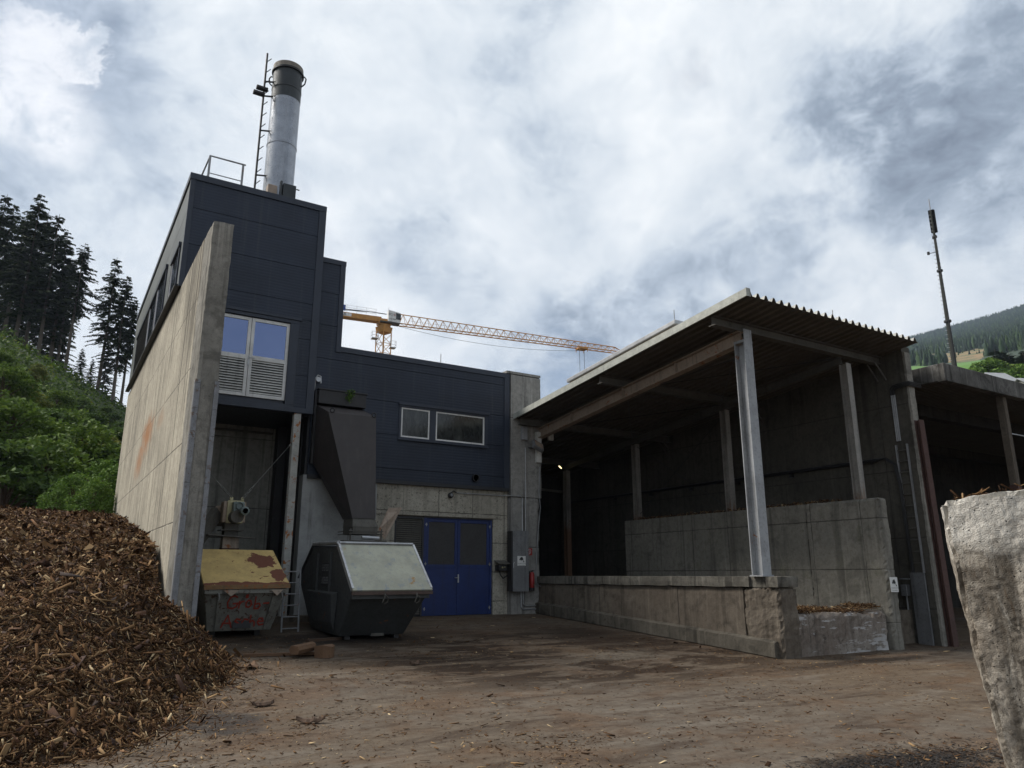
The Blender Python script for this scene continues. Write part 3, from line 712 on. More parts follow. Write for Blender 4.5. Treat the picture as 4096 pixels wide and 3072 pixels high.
# ------------------------------------------------------------------ tall concrete walls beside the tower
WL = thing('concrete_wall', (2.35, 24, -1.4), 'tall stained board-marked concrete wall end left of the containers, steel guards on its edges', 'wall')
m = MB(); m.rough(XL, 2.57, 15.53, 16.6, -1.6, 7.28, .1, .012, 3, 1, edge=.02)
part('wall_end', m, 'concrete_end', WL)
m = MB(); m.box(XL+.004, 2.56, 16.58, 34.2, -1.6, 7.285); part('wall_face', m, 'concrete_left', WL)
for a, b in ((XL-.014, XL+.085), (2.57-.075, 2.57+.014)):
    m = MB(); random.seed(3)
    z = -1.5
    while z < 3.75:
        h = random.uniform(.5, 1.2); z1 = min(z+h, 3.8)
        m.box(a, b, 15.50, 15.53, z, z1-.006)
        if a < XL: m.box(a-.004, a+.012, 15.53, 15.66, z, z1-.006)
        else: m.box(b-.012, b+.004, 15.53, 15.64, z, z1-.006)
        z = z1
    part('corner_guard', m, 'guard_steel', WL)
# ------------------------------------------------------------------ pier between the wing and the shed
PW = thing('concrete_pier', (12.8, 20.8, -1.2), 'tall streaked concrete pier between the navy wing and the open shed', 'wall')
m = MB(); m.rough(12.325, 13.49, 20.10, 21.6, 2.4, 6.40, .12, .004, 3, 4, edge=.008); m.rough(12.17, 13.49, 20.10, 21.6, 6.43, 6.51, .12, .002, 3, 4); m.rough(12.325, 13.40, 20.11, 21.6, -1.4, 2.4, .10, .010, 3, 5, edge=.03)
part('pier_body', m, 'concrete_pier', PW)

# ------------------------------------------------------------------ roof railing, chimney, climbing pole
R = thing('roof_railing', (3.0, 21, 10.6), 'small grey guard railing on the left of the tower roof', 'railing')
m = MB(); m.tube([(2.55, 22.6, 11.62), (2.57, 20.62, 11.60), (3.55, 20.62, 11.60)], .025); part('top_rail', m, 'steel_grey', R)
m = MB(); m.tube([(2.55, 22.6, 11.08), (2.57, 20.62, 11.06), (3.5, 20.62, 11.06)], .016); part('mid_rail', m, 'steel_grey', R)
for x, y in ((2.57, 20.62), (3.48, 20.62), (2.55, 22.6)):
    m = MB(); m.box(x-.03, x+.03, y-.012, y+.012, 10.5, 11.60); part('post', m, 'steel_grey', R)
CX, CY, CR = 4.67, 21.3, .445
S = thing('chimney', (CX, CY, 10.45), 'tall round silver chimney with a dark top section on the tower roof', 'chimney')
m = MB(); m.lathe((CX, CY, 0), [(CR, 10.4), (CR, 12.86), (CR+.012, 12.87), (CR+.012, 12.91), (CR, 12.92), (CR, 14.52)], 48); part('shaft', m, 'stack_silver', S, smooth=True)
m = MB(); m.lathe((CX, CY, 0), [(CR+.004, 14.50), (CR+.004, 14.86), (CR+.014, 14.87), (CR+.014, 14.90), (CR+.004, 14.91), (CR+.004, 15.58)], 48); part('top_section', m, 'stack_dark', S, smooth=True)
m = MB(); m.lathe((CX, CY, 0), [(CR+.05, 15.50), (CR+.05, 15.56), (CR-.03, 15.56), (CR-.03, 15.50)], 48, closed=True); part('collar', m, 'black_metal', S)
m = MB(); m.lathe((CX, CY, 0), [(CR+.02, 15.56), (CR+.02, 15.74), (CR-.06, 15.76), (CR-.06, 15.55)], 48, closed=True); part('rim', m, 'stack_rim', S, smooth=True)
for a in (rad(150), rad(-30)):
    c = Vector((CX+math.cos(a)*(CR+.09), CY+math.sin(a)*(CR+.09), 15.30)); t = Vector((math.cos(a), math.sin(a), 0))
    m = MB(); m.tube([c-t*.08+Vector((0, 0, .14)), c+Vector((0, 0, .16)), c+t*.05+Vector((0, 0, .08)), c+t*.02-Vector((0, 0, .10)), c-t*.08-Vector((0, 0, .2))], .022); part('lifting_lug', m, 'black_metal', S)
m = MB(); m.box(CX+.02, CX+.40, CY-CR-.14, CY-CR+.05, 10.95, 11.42); m.tube([(CX+.40, CY-CR-.15, 11.3), (CX+.50, CY-CR-.15, 11.3)], .02); m.box(CX-.06, CX+.0, CY-CR-.1, CY-CR+.1, 11.0, 11.5); part('inspection_hatch', m, 'stack_dark', S, bevel=.01)
m = MB(); m.box(CX-.42, CX-.15, CY-CR-.12, CY-CR+.15, 10.9, 11.28); part('base_bracket', m, 'steel_beige', S, bevel=.01)
L = thing('climbing_pole', (3.98, 21.3, 10.5), 'thin black climbing pole with short rungs beside the chimney', 'ladder')
LX = 3.98
m = MB(); m.tube([(LX, 21.3, 10.5), (LX, 21.3, 16.05)], .032); part('pole', m, 'black_metal', L)
for i in range(13):
    z = 11.05+i*.39; m = MB(); m.tube([(LX, 21.3, z), (LX+.13, 21.24, z+.14)], .014, 6); part('rung', m, 'black_metal', L)
for z in (11.75, 13.28, 14.50, 15.02):
    m = MB(); m.tube([(LX, 21.3, z), (CX-CR+.02, 21.2, z)], .02, 6); m.tube([(LX, 21.3, z+.02), (CX-CR+.03, 21.05, z-.06)], .016, 6); part('bracket', m, 'black_metal', L)
for k, (dz, dx) in enumerate(((0, -.06), (.20, .02))):
    m = MB(); z = 14.42+dz; m.box(LX-.27+dx, LX+.07+dx, 21.12, 21.26, z, z+.10)
    for q in range(5): m.box(LX-.25+dx+q*.07, LX-.235+dx+q*.07, 21.09, 21.12, z+.01, z+.09)
    part('floodlight', m, 'black_metal', L, bevel=.008)

# ------------------------------------------------------------------ rusty column under the tower
m = MB(); m.ibeam((5.43, 20.12, -1.22), (5.43, 20.12, 4.29), .19, .19, .016, .012, up=(0, 1, 0))
m.box(5.28, 5.58, 19.98, 20.28, -1.2, -1.17)
CO = solo('steel_column', m, 'rusty_white', 'white steel column with rust streaks holding up the tower corner', 'column')
m = MB(); m.rough(4.75, 6.3, 19.85, 20.7, -1.5, -1.02, .14, .01, 2, 9); solo('concrete_plinth', m, 'concrete_dock', 'low concrete plinth under the rusty white column', 'plinth')

# ------------------------------------------------------------------ ash chute on the facade
H = thing('ash_chute', (6.7, 19, .9), 'dark brown steel chute hood tapering down over the grey container', 'chute')
m = MB(); m.box(5.93, 7.31, 19.86, 20.13, 4.62, 5.04); m.box(5.90, 7.34, 19.83, 20.13, 5.00, 5.045); part('duct_box', m, 'chute_dark', H, bevel=.008)
xb = 7.29
b = [(5.93, 20.12, 4.62), (xb, 20.12, 4.62), (xb, 18.98, 4.20), (5.95, 18.98, 4.20)]
lo_ = [(6.62, 19.30, 1.42), (7.25, 19.30, 1.42), (7.25, 18.58, 1.42), (6.62, 18.58, 1.42)]
m = MB()
m.add([b[0], b[1], b[2], b[3], (5.93, 20.12, 3.02), (xb, 20.12, 3.02)]+lo_,
      [(0, 3, 2, 1), (3, 9, 8, 2), (0, 4, 6, 9, 3), (1, 2, 8, 7, 5), (4, 5, 7, 6), (0, 1, 5, 4), (6, 7, 8, 9)])
part('hood', m, 'chute_steel', H)
m = MB()      # flange bar along the left edge
m.box(5.86, 5.92, 19.98, 20.14, 2.95, 5.0); part('flange', m, 'black_metal', H)
m = MB(); m.hexa([(6.62, 19.28, 1.20), (7.31, 19.28, 1.20), (7.31, 18.52, 1.20), (6.62, 18.52, 1.20)], [(6.64, 19.28, 1.42), (7.24, 19.28, 1.42), (7.24, 18.60, 1.42), (6.64, 18.60, 1.42)]); m.box(6.63, 7.30, 18.53, 19.27, 1.02, 1.20)
part('neck', m, 'steel_dirty', H)
m = MB()
for z in (1.03, 1.10): m.box(6.5, 7.42, 18.42, 18.45, z-.02, z); m.box(6.5, 6.53, 18.45, 19.3, z-.02, z); m.box(7.39, 7.42, 18.45, 19.3, z-.02, z)
m.box(6.35, 7.5, 18.36, 19.4, .82, .85)
for x in (6.55, 7.38):
    m.tube([(x, 18.46, .62), (x, 18.46, 1.15)], .018, 6)
part('outlet_frame', m, 'steel_dirty', H)
m = MB(); m.box(6.68, 7.25, 18.6, 19.2, .45, .82); part('spout', m, 'steel_beige', H)
m = MB(); m.tube([(6.85, 18.44, .93), (7.1, 18.42, .92), (7.3, 18.42, .91)], .05, 8); part('foil_wrap', m, 'galvanised', H)
for x in (6.05, 7.22):
    m = MB(); m.torus((x, 18.96, 4.25), .055, .018, (.3, 1, 0)); part('lifting_eye', m, 'black_metal', H, smooth=True)
# weed growing on the duct box
def leaf_cloud(centers, n, size, spread, seed):
    r = np.random.default_rng(seed); C = np.asarray(centers)[r.integers(0, len(centers), n)]+r.normal(size=(n, 3))*spread
    return leaves(C, size, r)
def leaves(C, size, r, flatness=0.):
    n = len(C); a = r.normal(size=(n, 3)); a[:, 2] *= (1-flatness); a /= np.linalg.norm(a, axis=1)[:, None]
    b = r.normal(size=(n, 3)); b[:, 2] *= (1-flatness*.6); b -= a*(a*b).sum(1)[:, None]; b /= np.linalg.norm(b, axis=1)[:, None]
    s = size*r.uniform(.6, 1.4, n)[:, None]; w = s*r.uniform(.35, .6, n)[:, None]
    V = np.stack([C-a*s, C+b*w, C+a*s, C-b*w], 1).reshape(-1, 3)
    return V, np.arange(4*n).reshape(n, 4)
V, F = leaf_cloud([(6.85, 19.82, 5.02), (6.8, 19.80, 4.92), (6.78, 19.80, 4.84)], 170, .03, (.05, .02, .05), 5)
off = np.array((6.85, 19.84, 4.7)); tag(link('weed', mesh_np('weed', V-off, F, ['leaf_bright']), None, tuple(off)), 'small green weed rooted on top of the chute box', 'plant')

# ------------------------------------------------------------------ dark skip container with pale lid
K = thing('skip_container', (6.45, 17.4, -1.4), 'charcoal grey skip container with a pale galvanised sloping lid', 'container')
x0, x1 = 5.59, 7.36; tp = .10       # floor is shorter than the rim
prof = [(16.28, -1.28), (18.3, -1.22), (19.35, -.10), (18.31, .66), (16.43, .60), (15.42, -.33)]   # (y,z)
def xl(z): return x0+(0 if z > -.35 else .05*(-.35-z)/.95)
def xr(z): return x1-(0 if z > -.35 else .22*(-.35-z)/.95)
m = MB(); L_ = [(xl(z), y, z) for y, z in prof]; R_ = [(xr(z), y, z) for y, z in prof]
m.add(L_+R_, [(0, 1, 2, 3, 4, 5), (11, 10, 9, 8, 7, 6), (0, 6, 7, 1), (1, 7, 8, 2), (2, 8, 9, 3), (3, 9, 10, 4), (5, 11, 6, 0), (4, 10, 11, 5)])
part('body', m, 'skip_dark', K, bevel=.015)
def slab(P, th, n):
    n = Vector(n).normalized()*th; return [Vector(p)+n for p in P]
m = MB(); P = [(x0-.03, 15.36, -.34), (x1+.03, 15.36, -.34), (x1+.03, 16.44, .635), (x0-.03, 16.44, .635)]
m.hexa(P, slab(P, .045, (0, -.67, .74)))
ld = part('lid', m, 'skip_lid', K, bevel=.008)
for xq in (x0-.015, x1+.015): m = MB(); m.bar((xq, 15.40, -.30), (xq, 16.45, .66), .05, .10, (0, -.67, .74)); part('lid_edge', m, 'galvanised', ld)
m = MB(); m.bar((x0-.04, 15.37, -.37), (x1+.04, 15.37, -.37), .05, .07); part('rim', m, 'lip_dark', K)
m = MB(); m.bar((x0+.0, 15.46, -.44), (x1-.0, 15.46, -.44), .05, .10); part('rim_profile', m, 'skip_dark', K)
m = MB(); m.tube([(x0+.0, 16.46, .70), (x0, 18.3, .73)], .05, 10); m.tube([(x0, 16.42, .70), (x1, 16.42, .70)], .03, 8); part('hinge_tube', m, 'galvanised', K, smooth=True)
P = [(x0-.03, 19.40, -.08), (x1+.03, 19.40, -.08), (x1+.03, 18.34, .69), (x0-.03, 18.34, .69)]
m = MB(); m.hexa(P, slab(P, .03, (0, .6, .8))); part('rear_lid', m, 'skip_dark', K)
for y in (16.9, 17.85):
    m = MB(); m.box(x0-.05, x0, y-.03, y+.03, -.35, .5); part('side_rib', m, 'skip_dark', K)
m = MB(); m.hexa([(x0+.02, 16.55, -1.2), (x0+.02, 17.95, -1.2), (x0-.06, 17.95, -1.0), (x0-.06, 16.55, -1.0)], [(x0+.0, 16.35, -.36), (x0+.0, 18.3, -.34), (x0-.13, 18.25, -.34), (x0-.13, 16.45, -.40)]); part('side_pocket', m, 'skip_dark', K, bevel=.01)
for x in (6.28, 7.02):
    m = MB(); m.tube([(x, 15.36, -.36), (x-.02, 15.30, -.45), (x-.06, 15.32, -.56)], .012, 6); m.tube([(x-.02, 15.33, -.40), (x+.08, 15.36, -.47), (x+.10, 15.42, -.55), (x+.04, 15.47, -.60)], .014, 6); part('lid_catch', m, 'steel_dirty', K)
m = MB(); m.box(6.35, 6.65, 16.22, 16.30, -1.30, -1.24); part('drain_plate', m, 'steel_dirty', K)
for x in (5.85, 7.0):
    m = MB(); m.box(x-.06, x+.06, 16.35, 18.3, gz(6, 17.2)-.04, -1.20); part('skid', m, 'black_metal', K)
m = MB(); m.box(x0-.010, x0-.004, 16.99, 17.52, .06, .27); m.box(x0-.010, x0-.004, 17.02, 17.52, -.22, -.01); pl = part('name_plate', m, 'mesh_dark', K)
m = MB()
for k, (yy, zz, w) in enumerate(((17.25, .165, 7), (17.26, -.115, 8))):     # two worn stencilled lines
    for q in range(w):
        yq = yy+.23-q*.46/(w-1); random.seed(q*3+k)
        hgt = .075; m.box(x0-.0135, x0-.0105, yq-.022, yq-.008, zz-hgt, zz+hgt)
        if random.random() > .3: m.box(x0-.0135, x0-.0105, yq-.008, yq+.02, zz+hgt-.03, zz+hgt)
        if random.random() > .4: m.box(x0-.0135, x0-.0105, yq-.008, yq+.02, zz-.012, zz+.014)
        if random.random() > .4: m.box(x0-.0135, x0-.0105, yq-.008, yq+.02, zz-hgt, zz-hgt+.028)
part('lettering', m, 'cabinet_grey', pl)
m = MB(); P = [(7.37, 18.66, 1.14), (7.62, 18.80, .90), (8.13, 18.92, 1.78), (7.72, 18.88, 1.74)]
m.hexa(P, slab(P, .03, (.35, .93, -.1))); part('hatch_flap', m, 'steel_beige', K, label='tan steel flap standing open beside the spout')

# ------------------------------------------------------------------ yellow-lidded skip
Kx = thing('skip_container', (3.8, 18, -1.35), 'rusty grey skip with a peeling yellow lid and red painted lettering', 'container')
X0, X1 = 2.93, 4.64; BX0, BX1 = 3.13, 4.45
prof = [(17.35, -1.16), (20.0, -1.12), (20.6, -.25), (19.6, .50), (18.38, .50), (16.92, -.30)]
def xa(z): return X0+(BX0-X0)*max(0, (-.3-z)/.86)
def xc(z): return X1+(BX1-X1)*max(0, (-.3-z)/.86)
m = MB(); L_ = [(xa(z), y, z) for y, z in prof]; R_ = [(xc(z), y, z) for y, z in prof]
m.add(L_+R_, [(0, 1, 2, 3, 4, 5), (11, 10, 9, 8, 7, 6), (0, 6, 7, 1), (1, 7, 8, 2), (2, 8, 9, 3), (3, 9, 10, 4), (5, 11, 6, 0), (4, 10, 11, 5)])
part('body', m, 'skip_grey', Kx, bevel=.012)
m = MB(); P = [(X0-.03, 16.84, -.27), (X1+.03, 16.84, -.25), (X1+.0, 18.42, .53), (X0-.03, 18.42, .53)]
m.hexa(P, slab(P, .05, (0, -.45, .89))); ld = part('lid', m, 'skip_yellow', Kx, bevel=.01)
m = MB(); m.bar((X0-.03, 16.83, -.25), (X1+.03, 16.83, -.23), .03, .09); part('lid_lip', m, 'lip_rust', ld)
m = MB(); m.bar((X0, 16.88, -.34), (X1, 16.88, -.33), .07, .08); part('rim', m, 'skip_grey', Kx)
def fy(z): return 16.92+(-.3-z)*.5-.012       # the leaning front face
for xx in (3.26, 4.40):
    m = MB(); m.hexa([(xx-.05+ (3.79-xx)*.12, fy(-1.14)-.03, -1.14), (xx+.05+(3.79-xx)*.12, fy(-1.14)-.03, -1.14), (xx+.05+(3.79-xx)*.12, fy(-1.14)+.02, -1.14), (xx-.05+(3.79-xx)*.12, fy(-1.14)+.02, -1.14)],
                      [(xx-.05, fy(-.38)-.03, -.38), (xx+.05, fy(-.38)-.03, -.38), (xx+.05, fy(-.38)+.02, -.38), (xx-.05, fy(-.38)+.02, -.38)]); part('front_rib', m, 'skip_grey', Kx)
m = MB()
def PT(u, v): return (3.865+u*.86, fy(-.75+v)-.012, -.75+v)
W_ = .034
G = {'G': [(.20, .30), (.14, .34), (.05, .30), (0, .16), (.03, .03), (.13, 0), (.21, .05), (.23, .14), (.13, .13)], 'r': [(0, .2), (.01, 0)], 'r2': [(.01, .1), (.05, .18), (.11, .2)],
     'o': [(.06, .2), (.01, .13), (.03, .02), (.1, 0), (.15, .08), (.12, .18), (.06, .2)], 'b': [(.02, .33), (.02, 0), (.12, 0), (.16, .08), (.12, .15), (.02, .12)], '-': [(0, .12), (.13, .13)],
     'A': [(0, 0), (.12, .34), (.24, 0)], 'A2': [(.0, .12), (.2, .12)], 's': [(.13, .17), (.05, .2), (.02, .14), (.12, .07), (.1, 0), (.01, .02)], 'c': [(.13, .17), (.05, .19), (0, .1), (.04, 0), (.14, .02)],
     'h': [(0, .33), (.01, 0)], 'h2': [(.01, .12), (.07, .18), (.12, .12), (.13, 0)], 'e': [(.01, .1), (.13, .1), (.1, .19), (.03, .18), (.0, .08), (.05, 0), (.14, .02)], 'u': [(0, .1), (.0, 0)]}
for ch, (du, dv, k) in (('G', (-.50, .06, .95)), ('r', (-.22, .07, .85)), ('r2', (-.22, .07, .85)), ('o', (-.07, .08, .9)), ('b', (.14, .05, .9)), ('-', (.37, .07, .9)), ('u', (-.075, .28, .7)), ('u', (-.04, .285, .7)),
                       ('A', (-.55, -.33, .9)), ('A2', (-.53, -.33, .9)), ('s', (-.26, -.32, 1.0)), ('c', (-.07, -.31, .95)), ('h', (.12, -.32, .85)), ('h2', (.12, -.32, .85)), ('e', (.31, -.30, .95))):
    stroke(m, [(du+a*k*1.12, dv+b*k*.82) for a, b in G[ch]], W_, PT)
part('lettering', m, 'red_scrawl', Kx)
m = MB(); m.box(3.62, 4.0, fy(-1.0)-.012, fy(-1.0)+.08, -1.10, -.90); part('pocket', m, 'trim_dark', Kx)
for xx, w in ((3.45, .16), (4.40, .13)):
    m = MB(); y = 16.82; m.add([(xx-w, y, -.31), (xx+w, y, -.305), (xx, y-.01, -.43), (xx-w, y+.02, -.31), (xx+w, y+.02, -.305), (xx, y+.01, -.43)], [(0, 1, 2), (5, 4, 3), (0, 2, 5, 3), (2, 1, 4, 5), (1, 0, 3, 4)]); part('gusset', m, 'steel_beige', Kx)
for xx in (3.2, 4.5):
    m = MB(); m.tube([(xx, 16.82, -.36), (xx+.03, 16.84, -.46), (xx+.02, 16.88, -.52)], .014, 6); part('lid_catch', m, 'galvanised', Kx)
for x in (3.3, 4.25):
    m = MB(); m.box(x-.06, x+.06, 17.7, 19.9, gz(4, 18)-.05, -1.13); part('skid', m, 'black_metal', Kx)

# ------------------------------------------------------------------ ash screw conveyor over the yellow skip
N = thing('screw_conveyor', (3.75, 19, .3), 'sloping ash screw conveyor with a grey green gear motor hanging on ropes', 'conveyor')
m = MB(); m.box(3.52, 4.04, 18.9, 19.25, 1.22, 1.72); m.hexa([(3.40, 19.25, 1.28), (4.04, 19.25, 1.22), (4.04, 19.25, 1.72), (3.40, 19.25, 1.62)], [(3.40, 19.9, 1.2), (3.95, 19.9, 1.15), (3.95, 19.9, 1.6), (3.40, 19.9, 1.5)]); part('housing', m, 'steel_beige', N, bevel=.01)
m = MB(); m.hexa([(3.60, 18.86, 1.20), (3.98, 18.86, 1.20), (3.98, 18.89, 1.20), (3.60, 18.89, 1.20)], [(3.60, 18.86, 1.74), (3.98, 18.86, 1.74), (3.98, 18.89, 1.74), (3.60, 18.89, 1.74)]); m.box(3.64, 3.72, 18.87, 18.89, 1.74, 1.82); m.box(3.90, 3.97, 18.87, 18.89, 1.74, 1.82); part('hanger_plate', m, 'brass', N, bevel=.008)
m = MB(); m.box(3.70, 3.96, 18.66, 18.86, 1.38, 1.70); m.lathe((3.84, 18.62, 1.60), [(.10, 0), (.10, .06), (.06, .06), (.06, 0)], 18, (0, 1, 0), True); gm = part('gear_box', m, 'motor_green', N, bevel=.02, smooth=True)
m = MB(); m.lathe((3.90, 18.28, 1.46), [(.075, 0), (.10, .02), (.10, .38)], 18, (0, 1, 0)); part('motor', m, 'motor_green', N, smooth=True)
m = MB(); m.lathe((3.90, 18.265, 1.46), [(.001, 0), (.062, .0)], 16, (0, 1, 0)); part('fan_cover', m, 'trim_dark', N)
m = MB(); m.lathe((3.78, 18.5, 1.34), [(.15, 0), (.15, .4)], 18, (0, 1, 0)); part('bearing', m, 'steel_dirty', N, smooth=True)
m = MB(); m.bar((3.44, 19.2, 1.48), (2.72, 18.6, .30), .16, .30); part('trough', m, 'steel_dirty', N)
m = MB(); m.box(3.60, 3.92, 18.95, 19.25, .90, 1.22); m.box(3.5, 4.02, 18.85, 19.3, 1.03, 1.05); part('collar', m, 'steel_dirty', N)
m = MB(); m.bar((3.20, 18.88, .92), (4.30, 18.88, .86), .25, .03); m.box(3.0, 4.0, 19.0, 19.1, .86, .89); part('support_plate', m, 'steel_dirty', N)
m = MB(); m.box(3.58, 3.95, 18.92, 19.22, .48, .88); part('chute_pipe', m, 'steel_beige', N); m = MB(); m.box(3.57, 3.96, 18.91, 19.23, .48, .62); part('rusty_collar', m, 'rust_red', N)
def rope(name, a, b, label):
    a = Vector(a); b = Vector(b); d = (b-a).normalized(); m = MB()
    m.tube([a+d*.42, b-d*.12], .007, 6)
    m.tube([a+d*.40, a+d*.54], .018, 6)
    o = thing(name, a[:], label, 'wire rope', 'wire ropes holding the conveyor')
    part('rope', m, 'rope', o)
    s = d.orthogonal().normalized(); t = d.cross(s)
    for i in range(4):
        c = a+d*(.06+.095*i); u = s if i % 2 else t; m = MB(); pts = [c+d*.07*math.cos(q)+u*.028*math.sin(q) for q in np.linspace(0, 2*math.pi, 13)]
        m.tube(pts, .010, 6, cap=False); part('chain_link', m, 'rope', o)
    m = MB(); m.tube([b-d*.14, b], .022, 6); part('end_fitting', m, 'rope', o)
rope('wire_rope', (3.94, 18.88, 1.80), (5.335, 20.08, 3.46), 'wire rope from the gear motor up to the rusty white column')
rope('wire_rope', (3.68, 18.88, 1.80), (2.58, 18.9, 2.92), 'wire rope from the gear motor up to the tall concrete wall')

# ------------------------------------------------------------------ short ladder
Q = thing('ladder', (5.08, 18.1, -1.3), 'short grey metal ladder standing between the two skips', 'ladder')
la = lambda x, z: (x, 18.05+.22*(z+1.3)/1.5, z)
m = MB(); m.tube([la(5.27, -1.30), la(5.29, .18)], .022, 8); part('rail', m, 'steel_grey', Q)
m = MB(); m.tube([la(4.88, -1.30), la(4.90, -.30)], .022, 8); part('rail', m, 'steel_grey', Q)
for i in range(6):
    z = -1.20+i*.255; m = MB(); m.tube([la(4.89 if z < -.3 else 4.80, z), la(5.28, z+.004)], .014, 6); part('rung', m, 'steel_grey', Q)

# ------------------------------------------------------------------ fittings on the pier and facade
A = thing('wall_pipe', (12.3, 20.1, 1.4), 'thin steel conduits running down the concrete pier into the grey cabinet', 'pipe')
m = MB(); m.tube([(12.86, 20.08, 4.0), (12.86, 20.08, 1.33)], .016, 6); part('conduit', m, 'galvanised', A)
m = MB(); m.tube([(10.42, 20.20, 2.42), (11.0, 20.20, 2.42), (12.06, 20.19, 2.42), (12.12, 20.08, 2.42), (12.70, 20.08, 2.42), (12.74, 20.08, 2.36), (12.74, 20.08, 1.33)], .018, 6); part('conduit', m, 'galvanised', A)
m = MB(); m.tube([(12.68, 20.08, -.47), (12.68, 20.08, -.95), (12.74, 20.08, -1.02), (13.25, 20.08, -1.02)], .022, 6); m.tube([(12.76, 20.08, -.47), (12.76, 20.08, -.86), (12.82, 20.08, -.92), (13.25, 20.08, -.92)], .018, 6); part('conduit', m, 'galvanised', A)
m = MB(); m.tube([(13.40, 20.06, 3.4), (13.36, 20.06, 2.6), (13.42, 20.07, 2.1), (13.30, 20.06, 1.2), (13.24, 20.06, .4), (13.22, 20.06, -.2), (13.28, 20.0, -.32), (13.42, 20.0, -.36)], .012, 6); part('loose_cable', m, 'steel_grey', A)
U = thing('wall_lamp', (10.3, 20.1, 2.35), 'small black bulkhead lamp on the wall above the blue door', 'lamp')
m = MB(); m.lathe((10.24, 20.10, 2.33), [(.03, 0), (.075, .03), (.085, .09), (.07, .15)], 16, (0, 1, 0)); m.tube([(10.24, 20.19, 2.40), (10.34, 20.17, 2.47), (10.44, 20.2, 2.43)], .02, 6); part('lamp_body', m, 'black_metal', U, smooth=True)
m = MB(); m.lathe((10.24, 20.085, 2.33), [(.001, 0), (.05, .012)], 14, (0, 1, 0)); part('lens', m, 'cabinet_grey', U)
C = thing('switch_cabinet', (12.5, 20, -.5), 'tall dented grey switch cabinet on the concrete pier', 'cabinet')
m = MB(); m.box(12.20, 12.80, 19.86, 20.12, -.48, 1.32); part('cabinet_body', m, 'black_metal', C, bevel=.01)
m = MB(); m.box(12.24, 12.81, 19.83, 19.86, -.49, 1.33); dd = part('cabinet_door', m, 'cabinet_grey', C, bevel=.008)
m = MB(); m.tube([(12.27, 19.81, .38), (12.24, 19.80, .34), (12.24, 19.80, .2)], .012, 6); part('handle', m, 'galvanised', dd)
Z = thing('meter_box', (11.95, 20.1, .1), 'small dark control box with a hood and cable beside the blue door', 'control box')
m = MB(); m.box(11.84, 12.16, 20.02, 20.25, .12, .30); part('box_body', m, 'black_metal', Z, bevel=.01)
m = MB(); m.hexa([(11.80, 19.92, .32), (12.20, 19.92, .32), (12.20, 20.25, .42), (11.80, 20.25, .42)], [(11.80, 19.92, .34), (12.20, 19.92, .34), (12.20, 20.25, .44), (11.80, 20.25, .44)]); part('hood', m, 'steel_dirty', Z)
m = MB(); m.tube([(11.92, 20.1, .12), (11.93, 20.08, .02), (12.02, 20.06, -.10), (12.14, 20.08, -.04), (12.2, 20.1, -.02)], .02, 6); part('cable', m, 'cable_black', Z)
m = MB(); m.box(11.95, 12.0, 20.01, 20.02, .2, .25); m.box(12.04, 12.07, 20.01, 20.02, .22, .25); part('buttons', m, 'brass', Z)
def camera_sign(loc, w, h, label, post=False):
    x, y, z = loc; o = thing('warning_sign', (x, y, z-h/2), label, 'sign')
    m = MB(); m.box(x-w/2, x+w/2, y-.004, y, z-h/2, z+h/2); part('sign_plate', m, 'sign_white', o)
    m = MB(); s = w/.30; yy = y-.0075
    P = lambda u, v: (x+u*s, yy, z+v*s)
    m.add([P(-.06, .09), P(.02, .125), P(.07, .045), P(-.01, .005)], [(0, 1, 2, 3)]); m.add([P(-.085, .045), P(-.05, .075), P(-.03, .03), P(-.06, .01)], [(0, 1, 2, 3)])
    m.add([P(.03, .05), P(.05, .04), P(.09, -.02), P(.07, -.03)], [(0, 1, 2, 3)]); m.add([P(.06, -.02), P(.10, -.015), P(.10, -.04), P(.06, -.04)], [(0, 1, 2, 3)])
    part('camera_symbol', m, 'lettering_black', o)
    m = MB(); text(m, 'Videoüberwachung', (x, yy+.004, z-.075*s), .036*s, (1, 0, 0), (0, 0, 1)); text(m, 'Video surveillance', (x, yy+.004, z-.13*s), .030*s, (1, 0, 0), (0, 0, 1)); part('lettering', m, 'lettering_black', o)
    return o
camera_sign((12.54, 19.826, .42), .30, .29, 'small white camera warning sign on the grey switch cabinet')
camera_sign((17.30, 10.80, -.22), .30, .34, 'small white camera warning sign on the bunker wall end')
E_ = thing('fire_sign', (12.98, 20.1, .55), 'square red fire extinguisher sign on the concrete pier', 'sign')
m = MB(); m.box(12.89, 13.11, 20.095, 20.105, .60, .82); part('sign_plate', m, 'red_paint', E_)
m = MB(); PP = lambda u, v: (13.0+u, 20.091, .71+v)
stroke(m, [(-.05, -.075), (-.05, .03), (-.02, .05), (.0, .03), (.0, -.075), (-.05, -.075)], .014, PP); stroke(m, [(-.025, .05), (-.02, .075), (.03, .075), (.055, .04), (.05, -.01), (.02, -.06)], .014, PP); part('sign_symbol', m, 'lettering_white', E_)
X_ = thing('fire_extinguisher', (13.03, 20.0, -.55), 'red fire extinguisher hanging beside the grey cabinet', 'fire extinguisher')
m = MB(); m.lathe((13.03, 20.0, 0), [(.075, -.38), (.082, -.36), (.082, .0), (.07, .05), (.035, .09)], 20); part('cylinder', m, 'red_paint', X_, smooth=True)
m = MB(); m.lathe((13.03, 20.0, 0), [(.08, -.47), (.08, -.38)], 20); part('foot', m, 'black_metal', X_)
m = MB(); m.lathe((13.03, 20.0, 0), [(.03, .09), (.03, .13)], 12); m.tube([(13.03, 20.0, .13), (12.94, 19.98, .12), (12.90, 19.97, .04)], .012, 6); m.tube([(13.03, 20.0, .14), (13.12, 19.99, .13)], .012, 6); part('valve', m, 'black_metal', X_)
m = MB(); m.lathe((13.05, 19.915, -.30), [(.001, 0), (.025, .0)], 12, (0, 1, 0)); part('tag', m, 'brass', X_)
